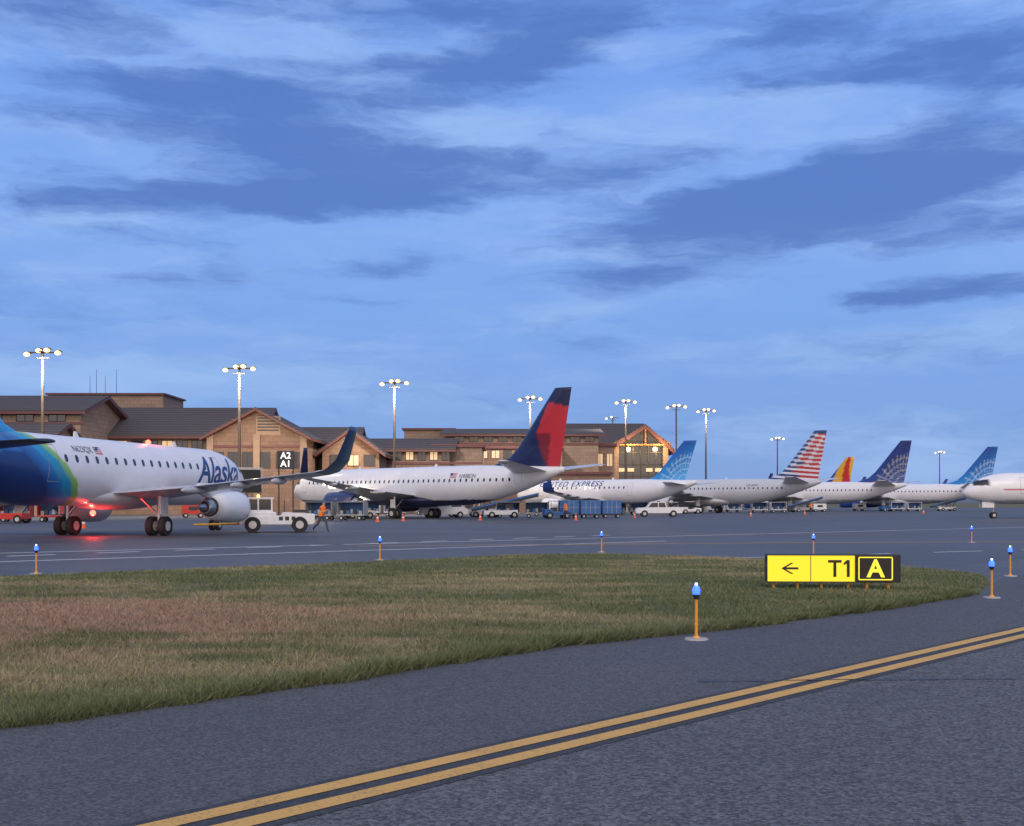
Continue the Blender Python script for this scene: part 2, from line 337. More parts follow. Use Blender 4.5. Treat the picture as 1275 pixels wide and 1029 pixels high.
# ------------------------------------------------------------ grass
poly=near+[(9.9,23.6),(11.0,26.5),(10.85,28.3),(10.25,30.1),(8.3,32.6),(5.4,36),(2.97,37.4),(.06,36.5),(-1.9,34.4),(-5.2,31.3),(-8.7,28.3),(-11.65,25.9),(-14.6,22.1),(-30,8)]
PA=np.array(poly)
def inside(P,x,y):
    r=np.zeros(len(x),bool); j=len(P)-1
    for i in range(len(P)):
        xi,yi=P[i];xj,yj=P[j]
        c=((yi>y)!=(yj>y))&(x<(xj-xi)*(y-yi)/(yj-yi+1e-12)+xi); r^=c; j=i
    return r
def edist(P,x,y):
    d=np.full(len(x),1e9); n=len(P)
    for i in range(n):
        a=P[i];c=P[(i+1)%n]; ab=c-a; t=np.clip(((x-a[0])*ab[0]+(y-a[1])*ab[1])/(ab@ab),0,1)
        d=np.minimum(d,np.hypot(x-a[0]-t*ab[0],y-a[1]-t*ab[1]))
    return d
LAT=rng.random((256,256))
def vnoise(x,y,s):
    x=x*s+100;y=y*s+100; xi=np.floor(x).astype(int);yi=np.floor(y).astype(int);fx=x-xi;fy=y-yi
    fx=fx*fx*(3-2*fx);fy=fy*fy*(3-2*fy); L=lambda a,c:LAT[a%256,c%256]
    return (L(xi,yi)*(1-fx)+L(xi+1,yi)*fx)*(1-fy)+(L(xi,yi+1)*(1-fx)+L(xi+1,yi+1)*fx)*fy
def fbm(x,y,s): return (vnoise(x,y,s)*.5+vnoise(x+31,y,s*2.1)*.27+vnoise(x,y+17,s*4.3)*.15+vnoise(x+5,y+7,s*9)*.08)
def mound(x,y,d): return .014+np.clip(d/2.5,0,1)*.05+ (fbm(x,y,.25)-.5)*.10*np.clip(d/2,0,1)
def gcol(x,y):
    n=fbm(x,y,.35); n2=fbm(x*.5+50,y*1.6+50,1.3)
    brown=np.exp(-(((x+6.8)/4.6)**2+((y-15.8)/3.4)**2))+.35*np.exp(-(((x+12)/5)**2+((y-20)/3)**2))
    w=np.clip(brown*1.0+(n-.5)*1.5+(n2-.5)*1.7+.26,0,1); return w,np.clip(brown*1.4+(n2-.5)*.8,0,1)
def gmix(x,y,gA,gB,gC,w=None):
    ww,rr=gcol(x,y); ww=ww if w is None else w; ww=ww[:,None]; rr=rr[:,None]
    d=gB*(1-rr)+gC*rr; return gA*(1-ww)+d*ww
gx=np.arange(-30,12,.3); gy=np.arange(-14,39,.3)
GX,GY=np.meshgrid(gx,gy); ok=inside(PA,GX.ravel(),GY.ravel()).reshape(GX.shape); dd=edist(PA,GX.ravel(),GY.ravel()).reshape(GX.shape)
zz=np.where(ok,mound(GX,GY,dd),.006)
idx=-np.ones(GX.shape,int); vsl=[];fs=[]
for i in range(GX.shape[0]-1):
    for j in range(GX.shape[1]-1):
        if ok[i,j] and ok[i+1,j] and ok[i,j+1] and ok[i+1,j+1]:
            q=[]
            for a,c in((i,j),(i,j+1),(i+1,j+1),(i+1,j)):
                if idx[a,c]<0: idx[a,c]=len(vsl); vsl.append((GX[a,c],GY[a,c],zz[a,c]))
                q.append(idx[a,c])
            fs.append(tuple(q))
V3=np.array(vsl); sc_=gmix(V3[:,0],V3[:,1],np.array([.11,.125,.055]),np.array([.24,.20,.115]),np.array([.25,.16,.115]))
b=MB(); b.add(vsl,fs,0,[tuple(c) for c in sc_]); M['soil']=attrmat('turf_soil',.95,0,.4)
eg=empty('grass_island',(0,0,0)); b.obj('turf',['soil'],eg,smooth=True)
flat('turf_base',poly,.009,simple('turf_edge_soil',(.11,.11,.06),.95,0,.4,4),eg)
NB=640000
D_=7*np.exp(rng.random(NB)*np.log(38/7.)); xx=(rng.random(NB)*1.08-.56)*D_*.93
yy=D_+rng.normal(0,.05,NB)
k=inside(PA,xx,yy); xx=xx[k];yy=yy[k]
ne=60000; pe=[];
for (a,c) in zip(near[:-1],near[1:]): pe.append((np.array(a),np.array(c)))
Ls=np.array([np.linalg.norm(c-a) for a,c in pe[0:]]); Ls[0]*=.25; ci=rng.choice(len(pe),ne,p=Ls/Ls.sum())
A_=np.array([pe[i][0] for i in ci]);B_=np.array([pe[i][1] for i in ci]); t=rng.random(ne)[:,None]; t[ci==0]=1-t[ci==0]*.25
nrm=np.array([-.70,.714]); off_=np.abs(rng.normal(0,.22,ne))-.06; EP=A_+(B_-A_)*t
off_=off_+(fbm(EP[:,0],EP[:,1],3.0)-.5)*.30; EP=EP+nrm*off_[:,None]
isE=np.r_[np.zeros(len(xx),bool),np.ones(ne,bool)]
xx=np.r_[xx,EP[:,0]];yy=np.r_[yy,EP[:,1]]
d=edist(PA,xx,yy); z0=np.where(inside(PA,xx,yy),mound(xx,yy,d),.004)
n=len(xx); cl=fbm(xx,yy,2.2)
hgt=(.018+.045*rng.random(n))*(.5+1.0*cl); hgt=np.where(isE,(.05+.10*rng.random(n))*(.3+1.2*fbm(xx,yy,1.5)),hgt)
tall=rng.random(n)<.012; hgt=np.where(tall,hgt*2.2,hgt)
wd=(.004+.00055*yy)*rng.uniform(.7,1.3,n)
th=rng.random(n)*2*np.pi; ln=rng.normal(0,.8,(n,2))*hgt[:,None]
bx=np.cos(th)*wd/2;by=np.sin(th)*wd/2
P=np.zeros((n,3,3),np.float32)
P[:,0]=np.c_[xx-bx,yy-by,z0-.01];P[:,1]=np.c_[xx+bx,yy+by,z0-.01];P[:,2]=np.c_[xx+ln[:,0],yy+ln[:,1],z0+hgt]
me=bpy.data.meshes.new('grass_blades'); me.vertices.add(3*n); me.vertices.foreach_set('co',P.ravel())
me.loops.add(3*n); me.loops.foreach_set('vertex_index',np.arange(3*n)); me.polygons.add(n); me.polygons.foreach_set('loop_start',np.arange(0,3*n,3)); 
me.update(calc_edges=True)
w=gcol(xx,yy)[0]; w=np.where(isE,w*.2,w); w=np.clip(w+rng.normal(0,.2,n),0,1)
c=gmix(xx,yy,np.array([.125,.16,.06]),np.array([.42,.37,.20]),np.array([.44,.28,.20]),w)*rng.uniform(.7,1.3,(n,1))
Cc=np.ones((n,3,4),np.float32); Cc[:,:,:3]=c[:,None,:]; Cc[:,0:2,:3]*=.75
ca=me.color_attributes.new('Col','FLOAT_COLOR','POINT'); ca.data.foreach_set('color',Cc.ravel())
M['blade']=attrmat('grass_blade',.8,0,.1); me.materials.append(M['blade'])
o=bpy.data.objects.new('grass',me); COL.objects.link(o); o.parent=eg
# ------------------------------------------------------------ taxiway lights and sign
M['yellow2']=simple('amber_paint',(.75,.33,.04),.5)
M['lampb']=emis('lamp_blue_white',(.6,.75,1),2.5)
def edgelight(x,y):
    e=empty('taxiway_edge_light',(x,y,.004))
    b=MB(); b.cyl((0,0,0),(0,0,.02),.15,.14,20,0); b.cyl((0,0,.02),(0,0,.05),.05,.03,12,1); b.cyl((0,0,.05),(0,0,.50),.019,.019,12,1)
    b.cyl((0,0,.18),(0,0,.2),.025,.025,12,1); b.cyl((0,0,.50),(0,0,.56),.03,.05,12,2); b.obj('stem',['concrete','yellow2','dark'],e,smooth=False)
    b=MB(); b.lathe([(0,.045),(.05,.05),(.09,.04),(.11,.02),(.115,.002)],(0,0,0),16); o=b.obj('blue_lens',['bluelamp'],e,smooth=True); o.rotation_euler=(0,-math.pi/2,0); o.location=(0,0,.56)
    b=MB(); b.sphere((0,0,.685),(.02,.02,.018)); b.obj('bulb_cap',['lampb'],e,smooth=True)
    l=bpy.data.lights.new('bulb','POINT'); l.energy=4; l.color=(.1,.25,1); l.shadow_soft_size=.05; lo=bpy.data.objects.new('bulb',l); COL.objects.link(lo); lo.parent=e; lo.location=(0,0,.78)
for px,py in[(867,797),(1235,745),(1258,718),(1210,676),(1013,693),(749,688),(473,698),(45,715)]:
    edgelight(*gnd(px,py))
M['signy']=emis('sign_yellow_face',(1,.83,.02),.5,(.85,.66,.03)); M['signyt']=emis('sign_yellow_legend',(1,.85,.05),.7,(.8,.65,.05))
sx,sy=gnd(1038,738); e=empty('taxiway_guidance_sign',(sx,sy,.03),math.radians(-3))
b=MB(); WD=2.5; z0=.16; H=.53
b.box((0,.12,z0+H/2),(WD,.24,H),mat=0); b.obj('housing',['blackpaint'],e,bevel=.012)
b=MB(); b.box((-.42,-.006,z0+H/2),(1.63,.012,H-.03),mat=0); b.obj('yellow_face',['signy'],e)
b=MB(); b.box((-.42,-.016,z0+H-.012),(1.66,.02,.015)); b.box((-.42,-.016,z0+.012),(1.66,.02,.015)); b.box((-.43,-.0145,z0+H/2),(.012,.01,H-.05)); b.box((.403,-.016,z0+H/2),(.02,.03,H))
b.obj('face_frame',['dark'],e)
b=MB()
for s in((.78,z0+H-.055,.62,.02),(.78,z0+.055,.62,.02)): b.box((s[0],-.008,s[1]),(s[2],.012,s[3]))
for s in(.47,1.09): b.box((s,-.008,z0+H/2),(.02,.012,H-.13))
b.obj('yellow_border',['signyt'],e)
def signtext(t,x,size,mat,bold=.012):
    me=textmesh(t,size,0,bold); me.materials.append(M[mat]); o=bpy.data.objects.new('legend',me); COL.objects.link(o); o.parent=e; o.rotation_euler=(math.pi/2,0,0)
    o.location=(x,-.018,z0+H/2-.015)
signtext('A',.78,.46,'signyt')
b=MB(); zb=z0+.105; zt=z0+.425
b.box((.02,-.016,(zb+zt-.05)/2),(.055,.006,zt-.05-zb)); b.box((.02,-.016,zt-.025),(.25,.006,.05))
b.box((.27,-.016,(zb+zt)/2),(.055,.006,zt-zb)); b.add([(.2425,-.0185,zt),(.2425,-.0185,zt-.065),(.185,-.0185,zt-.10),(.185,-.0185,zt-.055)],[(0,3,2,1)]); b.obj('legend_t1',['blackpaint'],e)
b=MB(); b.add([(-.98,-.016,z0+.265),(-.80,-.016,z0+.37),(-.745,-.016,z0+.37),(-.89,-.016,z0+.285),(-.66,-.016,z0+.285),(-.66,-.016,z0+.245),(-.89,-.016,z0+.245),(-.745,-.016,z0+.16),(-.80,-.016,z0+.16)],[(0,1,2,3),(0,3,4,5,6),(0,6,7,8)]); b.obj('arrow',['blackpaint'],e)
b=MB()
for x in(-1.1,-.65,-.2,.3,.65,1.05): b.cyl((x,.12,-.03),(x,.12,z0),.025,.03,10); b.box((x,.12,-.02),(.14,.14,.02))
b.obj('legs',['yellow2'],e)
b=MB(); b.box((0,.1,-.028),(2.9,.7,.05)); b.obj('concrete_pad',['concrete'],e)
# ------------------------------------------------------------ flood light masts
def mast(px,top,D,spot=0,rz=0,n=4):
    h=Z_(top,D); x=X_(px,D); e=empty('floodlight_mast',(x,D,0),rz)
    b=MB(); b.cyl((0,0,0),(0,0,.8),.45,.45,16,0); b.cyl((0,0,.8),(0,0,h),.24,.13,12,1); b.box((0,0,h-.1),(3.4,.12,.14),mat=1); b.box((0,.0,h-.7),(1.6,.1,.1),mat=1)
    b.box((0,-.35,h-.05),(.5,.6,.08),mat=1); b.obj('pole',['concrete','pole'],e)
    b=MB();g_=MB();k_=MB()
    for xx,zz in[(-1.7,-.25),(-.4,.15),(.5,.2),(1.7,-.1)][:n]:
        b.box((xx,0.1,h+zz+.16),(.7,.8,.16),top=(.6,.6)); g_.sphere((xx,-.14,h+zz-.06),(.34,.34,.26),n=14); k_.sphere((xx,-.40,h+zz-.08),(.17,.14,.14),n=10)
    b.obj('lamp_housing',['pole'],e); g_.obj('lamp_lens',['lamp'],e,smooth=True); k_.obj('lamp_core',['lampcore'],e,smooth=True)
    if spot:
        l=bpy.data.lights.new('flood','SPOT'); l.energy=spot; l.color=(1,.85,.66); l.spot_size=math.radians(150); l.spot_blend=.8; l.shadow_soft_size=.6
        lo=bpy.data.objects.new('flood',l); COL.objects.link(lo); lo.parent=e; lo.location=(0,-1.6,h-.9); lo.rotation_euler=(math.radians(25),0,0)
mast(53,438,125,16000); mast(298,458,140,16000); mast(491,476,158,16000); mast(660,496,188,12000); mast(779,500,212,12000); mast(842,506,218)
mast(879,511,240,12000); mast(763,520,300,0,0,2); mast(968,546,330); mast(1170,563,440)
# ------------------------------------------------------------ aircraft
E175=dict(nose=14.7,tail=-17.0,W=1.5,H=1.67,zc=3.22,nl=5.2,tl=10.0,ng=11.4,track=2.6,wr=.5,
  wing=[(3.6,1.0,2.15,5.6,.13),(3.0,1.9,2.2,5.0,.13),(1.7,4.6,2.4,3.4,.12),(-1.7,12.6,3.1,2.1,.10)],
  wl=[(-1.9,13.1,3.2,1.95,.09,20),(-2.4,13.75,3.65,1.7,.08,60),(-3.3,14.5,5.15,1.0,.08,70)],
  eng=(4.25,1.46,5.6,3.3,.86),fin=dict(xr=-8.0,z0=4.3,top=9.8,rc=6.0,tc=2.2,sw=5.6),
  stab=[(-10.8,.3,3.95,3.6),(-13.2,5.6,4.1,1.7)],win=(-6.2,8.0,.84,3.75),nd=.55)
E175b=dict(E175); E175b['fin']=dict(xr=-9.6,z0=4.3,top=9.8,rc=5.4,tc=2.0,sw=5.4); E175b['stab']=[(-12.2,.3,4.0,3.4),(-15.2,5.2,4.3,1.4)]
B739=dict(nose=21.2,tail=-20.9,W=1.88,H=2.05,zc=3.45,nl=5.6,tl=14,ng=17.2,track=2.86,wr=.55,
  wing=[(7.0,1.2,2.4,9.0,.13),(6.0,1.9,2.45,7.9,.13),(3.4,6.0,2.9,4.7,.12),(-2.4,16.6,4.0,1.6,.10)],
  wl=[(-2.7,17.0,4.15,1.45,.09,20),(-3.1,17.4,4.6,1.2,.08,60),(-4.3,17.9,6.8,.6,.08,80)],
  eng=(4.83,1.72,8.6,4.5,1.12),fin=dict(xr=-13.2,z0=4.9,top=12.6,rc=7.2,tc=2.0,sw=6.7),
  stab=[(-14.6,.4,4.7,4.6),(-18.9,7.1,5.5,1.6)],win=(-15.0,16.5,.78,3.95),nd=.62)
B738=dict(B739); B738.update(nose=19.6,tail=-19.9,ng=15.6,fin=dict(xr=-12.2,z0=4.9,top=12.6,rc=7.2,tc=2.0,sw=6.7),stab=[(-13.6,.4,4.7,4.6),(-17.9,7.1,5.5,1.6)],win=(-14.0,15.2,.78,3.95))
def fus(sp,x):
    dn=sp['nose']-x; dt=x-sp['tail']; f=1.0; zc=sp['zc']
    if dn<sp['nl']:
        k=1-dn/sp['nl']; f=max(.03,(1-k**2.1)**.60); zc=sp['zc']-.28*sp['H']*k**2.2
    if dt<sp['tl']:
        k=1-dt/sp['tl']; f=1-.88*k**1.7; zc=sp['zc']+sp['H']*(1-f)*.78
    return sp['W']*f,sp['H']*f,zc
def surf(b,stations,colf,nspan=6,nch=10,mat=0):
    rows=[]
    for i in range(len(stations)-1):
        A=stations[i];B=stations[i+1]
        for k in range(nspan): t=k/nspan; rows.append([a+(c-a)*t for a,c in zip(A,B)]+[(i+t)/(len(stations)-1)])
    rows.append(list(stations[-1])+[1.0])
    vs=[];cs=[]
    prof=[]
    for j in range(nch+1):
        s=.5*(1-math.cos(math.pi*j/nch)); th=5*(.2969*math.sqrt(s)-.126*s-.3516*s*s+.2843*s**3-.1036*s**4); prof.append((s,th))
    loop=[(s,th) for s,th in prof]+[(s,-th) for s,th in reversed(prof[1:-1])]
    for r in rows:
        x,y,z,c,t,ca,h=r; ca=math.radians(ca); n=(-math.sin(ca),math.cos(ca))
        for s,th in loop:
            o=th*t*c; p=(x-s*c,y+n[0]*o,z+n[1]*o); vs.append(p); cs.append(colf(*p,s,h))
    L=len(loop)
    fs=[(i*L+j,i*L+(j+1)%L,(i+1)*L+(j+1)%L,(i+1)*L+j) for i in range(len(rows)-1) for j in range(L)]
    fs.append(tuple((len(rows)-1)*L+j for j in range(L)))
    b.add(vs,fs,mat,cs)
def wheel(b,x,y,z,r,w):
    b.cyl((x,y-w/2,z),(x,y+w/2,z),r*.97,r*.97,20,0); b.cyl((x,y-w/2-.01,z),(x,y+w/2+.01,z),r*.5,r*.5,14,1)
    b.cyl((x,y-w*.36,z),(x,y+w*.36,z),r,r,20,0)
def side_y(sp,x,z):
    w,h,zc=fus(sp,x); q=max(0,1-((z-zc)/h)**2); return w*math.sqrt(q)
def ftext(e,sp,s,xc,zc,size,side,mat,shear=0,bold=0,sx=1,spacing=1):
    me=textmesh(s,size,shear,bold,spacing); bm=bmesh.new(); bm.from_mesh(me); bmesh.ops.triangulate(bm,faces=bm.faces[:])
    for _ in range(3):
        ed=[q for q in bm.edges if q.calc_length()>.22]
        if ed: bmesh.ops.subdivide_edges(bm,edges=ed,cuts=1); bmesh.ops.triangulate(bm,faces=bm.faces[:])
    for v in bm.verts:
        x=xc+(v.co.x*sx if side<0 else -v.co.x*sx); z=zc+v.co.y; v.co=Vector((x,side*(side_y(sp,x,z)+.018),z))
    bm.to_mesh(me); bm.free(); me.materials.append(M[mat]); o=bpy.data.objects.new('title',me); COL.objects.link(o); o.parent=e
def aircraft(loc,head,sp,liv,name='passenger_airliner',det=True,sc=1):
    e=empty(name,(loc[0],loc[1],0),head,sc)
    xs=[sp['nose']-sp['nl']*(i/22)**1.8 for i in range(22)]; x=sp['nose']-sp['nl']
    st=.14 if det else .3
    while x>sp['tail']: xs.append(x); x-=st
    xs.append(sp['tail'])
    na=72 if det else 40
    vs=[];cs=[]
    for x in xs:
        w,h,zc=fus(sp,x)
        for i in range(na):
            t=2*math.pi*i/na; y=w*math.sin(t); z=zc+h*math.cos(t)
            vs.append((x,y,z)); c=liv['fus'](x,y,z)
            dn=sp['nose']-x; zr=(z-sp['zc'])/sp['H']
            if liv.get('cockpit',1) and 1.0*sp['nl']/5<dn<2.5*sp['nl']/5 and .12+.03*dn<zr<.50+.02*dn: 
                c=(.015,.018,.025)
            cs.append(c)
    fs=[(i*na+j,(i+1)*na+j,(i+1)*na+(j+1)%na,i*na+(j+1)%na) for i in range(len(xs)-1) for j in range(na)]
    fs+=[tuple(range(na)),tuple((len(xs)-1)*na+j for j in range(na-1,-1,-1))]
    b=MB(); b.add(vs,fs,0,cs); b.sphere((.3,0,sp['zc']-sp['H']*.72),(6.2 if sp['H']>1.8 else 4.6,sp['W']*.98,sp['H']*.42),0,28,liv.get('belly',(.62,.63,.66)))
    b.obj('fuselage',['paint'],e,smooth=True)
    b=MB(); wc=liv.get('wing',(.42,.44,.47)); wlc=liv.get('winglet',(.75,.75,.75))
    for sd in(1,-1):
        stn=[(a,sd*y,z,c,t,sd*5) for a,y,z,c,t in sp['wing']]
        surf(b,stn,lambda x,y,z,s,h:wc if (.08<s<.66 or .70<s<.97) else ((.6,.6,.62) if s<.1 or s>.9 else (.2,.21,.23)),6,14)
        last=stn[-1]; wst=[last]+[(a,sd*y,z,c,t,sd*k) for a,y,z,c,t,k in sp['wl']]
        surf(b,wst,lambda x,y,z,s,h:wlc(h,s) if callable(wlc) else wlc,6,8)
        ss=[(a,sd*y,z,c,.10,sd*5) for a,y,z,c in sp['stab']]
        surf(b,ss,lambda x,y,z,s,h:liv.get('stab',(.6,.61,.64)),6,8)
        for fy in(.35,.6,.8):
            A=sp['wing'][1];B=sp['wing'][3]; yy=A[1]+(B[1]-A[1])*fy; zz=A[2]+(B[2]-A[2])*fy
            te=(A[0]-A[3])+((B[0]-B[3])-(A[0]-A[3]))*fy; b.sphere((te+.5,sd*yy,zz-.22),(1.3*(1.2-fy*.6),.14,.16),0,10,(.5,.52,.55))
    b.obj('wings_and_tailplane',['paint'],e,smooth=True)
    f=sp['fin']; hh=f['top']-f['z0']; r=[]
    for k,ex in((0,4.6),(.07,1.9),(.16,.35),(.3,0),(1,0)):
        le=f['xr']-f['sw']*k+ex*(.55 if sp['H']<1.8 else 1); te=f['xr']-f['rc']+( (f['xr']-f['sw']-f['tc'])-(f['xr']-f['rc']))*k
        r.append((le,0,f['z0']+hh*k,le-te,.10*(f['rc']/(le-te)),90))
    b=MB()
    def fc(x,y,z,s,h):
        k=(z-f['z0'])/hh; le=f['xr']-f['sw']*k; te=f['xr']-f['rc']+((f['xr']-f['sw']-f['tc'])-(f['xr']-f['rc']))*k
        return liv['fin']((le-x)/(le-te),k)
    surf(b,r,fc,26 if det else 12,30 if det else 16); b.obj('vertical_fin',['paint'],e,smooth=True)
    ey,ez,x0,ln,R=sp['eng']; b=MB(); nc=liv.get('nac',(.75,.76,.78))
    for sd in(1,-1):
        o=(x0,sd*ey,ez)
        b.lathe([(-ln*.0-.02,R*.84),(.0,R*.86),(.03,R*.90),(.0,R*.945),(-.1*ln,R*.99),(-.35*ln,R),(-.7*ln,R*.9),(-ln,R*.68),(-ln,R*.6)],o,36,0,colf=lambda x,r:(.45,.46,.48) if x>-.09*ln else nc)
        b.lathe([(0,R*.85),(-.3,R*.8),(-.75,R*.79)],o,36,1); b.lathe([(-.55,.01),(-.75,R*.25),(-.76,R*.8)],o,36,2)
        for k in range(18):
            t=k/18*2*math.pi; c_,s_=math.cos(t),math.sin(t); c2,s2=math.cos(t+.2),math.sin(t+.2)
            b.add([(x0-.70,o[1]+R*.2*c_,ez+R*.2*s_),(x0-.66,o[1]+R*.78*c_,ez+R*.78*s_),(x0-.74,o[1]+R*.78*c2,ez+R*.78*s2)],[(0,1,2)],3)
        b.lathe([(-ln*.99,R*.66),(-ln*.99,R*.5)],o,24,3); b.lathe([(-ln*.98,R*.52),(-ln*1.12,R*.46),(-ln*1.20,R*.38),(-ln*1.19,R*.33),(-ln*1.1,R*.3)],o,24,4); b.lathe([(-ln*1.1,R*.27),(-ln*1.22,R*.24),(-ln*1.38,.03)],o,24,4)
        wz=sp['wing'][1][2]+.3; pr=[(x0-.25*ln,ez+R*.9),(x0-.55*ln,wz+.25),(x0-1.35*ln,wz+.2),(x0-1.5*ln,wz-.2),(x0-1.0*ln,ez+R*.5)]
        b.prism(pr,sd*ey-.13,sd*ey+.13,0,nc)
    b.obj('engines',['paint','grey','blackpaint','dark','metal'],e,smooth=True)
    b=MB(); wr=sp['wr']
    for sd in(1,-1):
        for o_ in(-.28,.28): wheel(b,0,sd*sp['track']+o_*(1.25),wr,wr,.33)
        b.cyl((0,sd*sp['track'],wr),(0.1,sd*sp['track'],sp['wing'][1][2]+.2),.09,.12,12,2); b.cyl((0,sd*sp['track']-.4,wr),(0,sd*sp['track']+.4,wr),.07,.07,10,2)
        b.cyl((0,sd*sp['track'],wr+.5),(-.1,sd*(sp['track']-1.2),sp['zc']-sp['H']*.6),.06,.06,8,2); b.box((.05,sd*(sp['track']+.28),wr+1.05),(.75,.05,.9),mat=3)
    ngx=sp['ng']
    for o_ in(-.2,.2): wheel(b,ngx,o_,wr*.68,wr*.68,.2)
    b.cyl((ngx,0,wr*.68),(ngx,0,sp['zc']-sp['H']*.8),.07,.09,12,2); b.cyl((ngx,-.3,wr*.68),(ngx,.3,wr*.68),.05,.05,10,2)
    for o_ in(-.38,.38): b.box((ngx+.7,o_,sp['zc']-sp['H']*.93-.2),(1.3,.04,.6),mat=3)
    b.obj('landing_gear',['tire','hub','metal','white'],e)
    b=MB(); a0,a1,stp,wz=sp['win']; x=a0
    while x<a1:
        for sd in(1,-1):
            vs=[]
            for k in range(10):
                t=2*math.pi*k/10; ax=x+.125*math.copysign(abs(math.cos(t))**.7,math.cos(t)); az_=wz+.18*math.copysign(abs(math.sin(t))**.7,math.sin(t)); vs.append((ax,sd*(side_y(sp,ax,az_)+.012),az_))
            b.add(vs,[tuple(range(10))])
        x+=stp
    b.obj('cabin_windows',['glass'],e)
    b=MB()
    for xd in(a0-1.0,a1+.7):
        for sd in(1,-1):
            for dx,dz,wx_,wz_ in((-.4,0,.03,1.7),(.4,0,.03,1.7),(0,.85,.8,.03),(0,-.85,.8,.03)):
                for q in range(6):
                    zA=wz-.25+dz-wz_/2+wz_*q/6; zB=zA+wz_/6; xa=xd+dx-wx_/2; xb=xd+dx+wx_/2
                    b.add([(xa,sd*(side_y(sp,xa,zA)+.012),zA),(xb,sd*(side_y(sp,xb,zA)+.012),zA),(xb,sd*(side_y(sp,xb,zB)+.012),zB),(xa,sd*(side_y(sp,xa,zB)+.012),zB)],[(0,1,2,3)])
    b.obj('door_outlines',[liv.get('door','grey')],e)
    b=MB()
    for xx in(sp['nose']*.45,-3.0): b.prism([(xx,sp['zc']+sp['H']-.03),(xx-.45,sp['zc']+sp['H']-.03),(xx-.4,sp['zc']+sp['H']+.28),(xx-.22,sp['zc']+sp['H']+.28)],-.03,.03)
    b.obj('antennas',['white'],e)
    return e
def lerp(a,c,t): t=max(0,min(1,t)); return tuple(p+(q-p)*t for p,q in zip(a,c))
WH=(.80,.80,.82)
def f_alaska(x,y,z):
    tb=-7.9+(4.9-z)*1.15-.18*max(0,3-z)**2; d=tb-x
    if d<0: return WH
    if d<.55: return lerp((.36,.55,.06),(.12,.45,.25),d/.55)
    if d<1.25: return (.01,.30,.52)
    if d<2.4: return lerp((.01,.19,.50),(.008,.05,.24),(d-1.25)/1.2)
    return (.006,.035,.17) if z<3.9 else (.01,.13,.42)
def fin_alaska(s,h): return lerp((.03,.36,.70),(.01,.09,.36),s*.9+.2*h)
ak=aircraft((-20.6,58.7),math.radians(77.9),E175,dict(fus=f_alaska,fin=fin_alaska,stab=(.012,.014,.03),winglet=lambda h,s:lerp((.20,.33,.24),(.008,.05,.14),h*.7+s*.6),wing=(.50,.51,.54)),'regional_jet')
ftext(ak,E175,'Alaska',9.0,3.50,2.15,-1,'navytext',.38,.025,1.0,.95); ftext(ak,E175,'N623QX',-4.6,4.22,.42,-1,'greytext')
ftext(ak,E175,'Alaska',9.0,3.50,2.15,1,'navytext',.38,.025,1.0,.95)
def flag(e,sp,x,z,side,w=.6,h=.34):
    b=MB()
    for k in range(7):
        za=z+h/2-h*k/7; zb=za-h/7; b.add([(x-w/2,side*(side_y(sp,x,za)+.015),za),(x+w/2,side*(side_y(sp,x,za)+.015),za),(x+w/2,side*(side_y(sp,x,zb)+.015),zb),(x-w/2,side*(side_y(sp,x,zb)+.015),zb)],[(0,1,2,3)],k%2)
    xa=x-w/2 if side<0 else x+.05; b.add([(xa,side*(side_y(sp,x,z)+.03),z),(xa+w*.4,side*(side_y(sp,x,z)+.03),z),(xa+w*.4,side*(side_y(sp,x,z)+.03),z+h/2),(xa,side*(side_y(sp,x,z)+.03),z+h/2)],[(0,1,2,3)],2)
    b.obj('flag_decal',['red','white','blue'],e)
flag(ak,E175,-3.3,4.22,-1)
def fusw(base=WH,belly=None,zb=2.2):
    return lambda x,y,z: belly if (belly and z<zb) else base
def fin_delta(s,h):
    navy=(.006,.012,.07); red=(.52,.018,.03); dr=(.20,.01,.02)
    if h>.86-.10*s or h<.02: return navy
    if h>.46:
        return red if s>.34-.35*(h-.46) else navy
    if s>.34+1.05*(.46-h): 
        return dr if s<.68+.3*(.46-h) else red
    return navy
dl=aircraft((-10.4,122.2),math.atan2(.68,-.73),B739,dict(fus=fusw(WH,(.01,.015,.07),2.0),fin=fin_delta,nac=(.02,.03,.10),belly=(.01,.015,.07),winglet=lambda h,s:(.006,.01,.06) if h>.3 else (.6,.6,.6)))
ftext(dl,B739,'N908DN',-9.6,4.35,.6,1,'greytext'); flag(dl,B739,-7.6,4.45,1,.9,.5)
def globe(c_hi,c_lo,line,fr=7.0):
    def f(s,h):
        c=lerp(c_lo,c_hi,max(0,h*1.1+.35*(1-s)-.25)) 
        if h<.03: return WH
        X=s-1.0+.25*h; Y=h+.02; r=math.hypot(X*1.0,Y*1.1); k=0
        if r<.82:
            d1=abs((r*6.5)%1-.5); d2=abs((math.atan2(Y,-X+.001)*5.0)%1-.5)
            k=max(0,1-min(d1,d2)/.16)
        return lerp(c,line,k*.85)
    return f
ue=aircraft((11.6,159.6),math.atan2(.68,-.73),E175b,dict(fus=fusw(WH,(.35,.37,.42),1.75),fin=globe((.01,.10,.45),(.03,.36,.80),(.50,.72,.90)),winglet=(.02,.08,.35)),'regional_jet')
ftext(ue,E175b,'UNITED EXPRESS',3.4,4.28,1.0,1,'navytext',0,.01,1.35,1.15)
AR=(.50,.03,.035);AB=(.02,.06,.20);AW=(.72,.73,.76)
def fin_am(s,h):
    k=(h*12+ .8*s); i=int(k); 
    if h<.02: return (.5,.52,.55)
    if h>.94: return AB
    if k-i<.46: return AW
    return AB if s<.42-.15*h+.12*math.sin(i*2) else AR
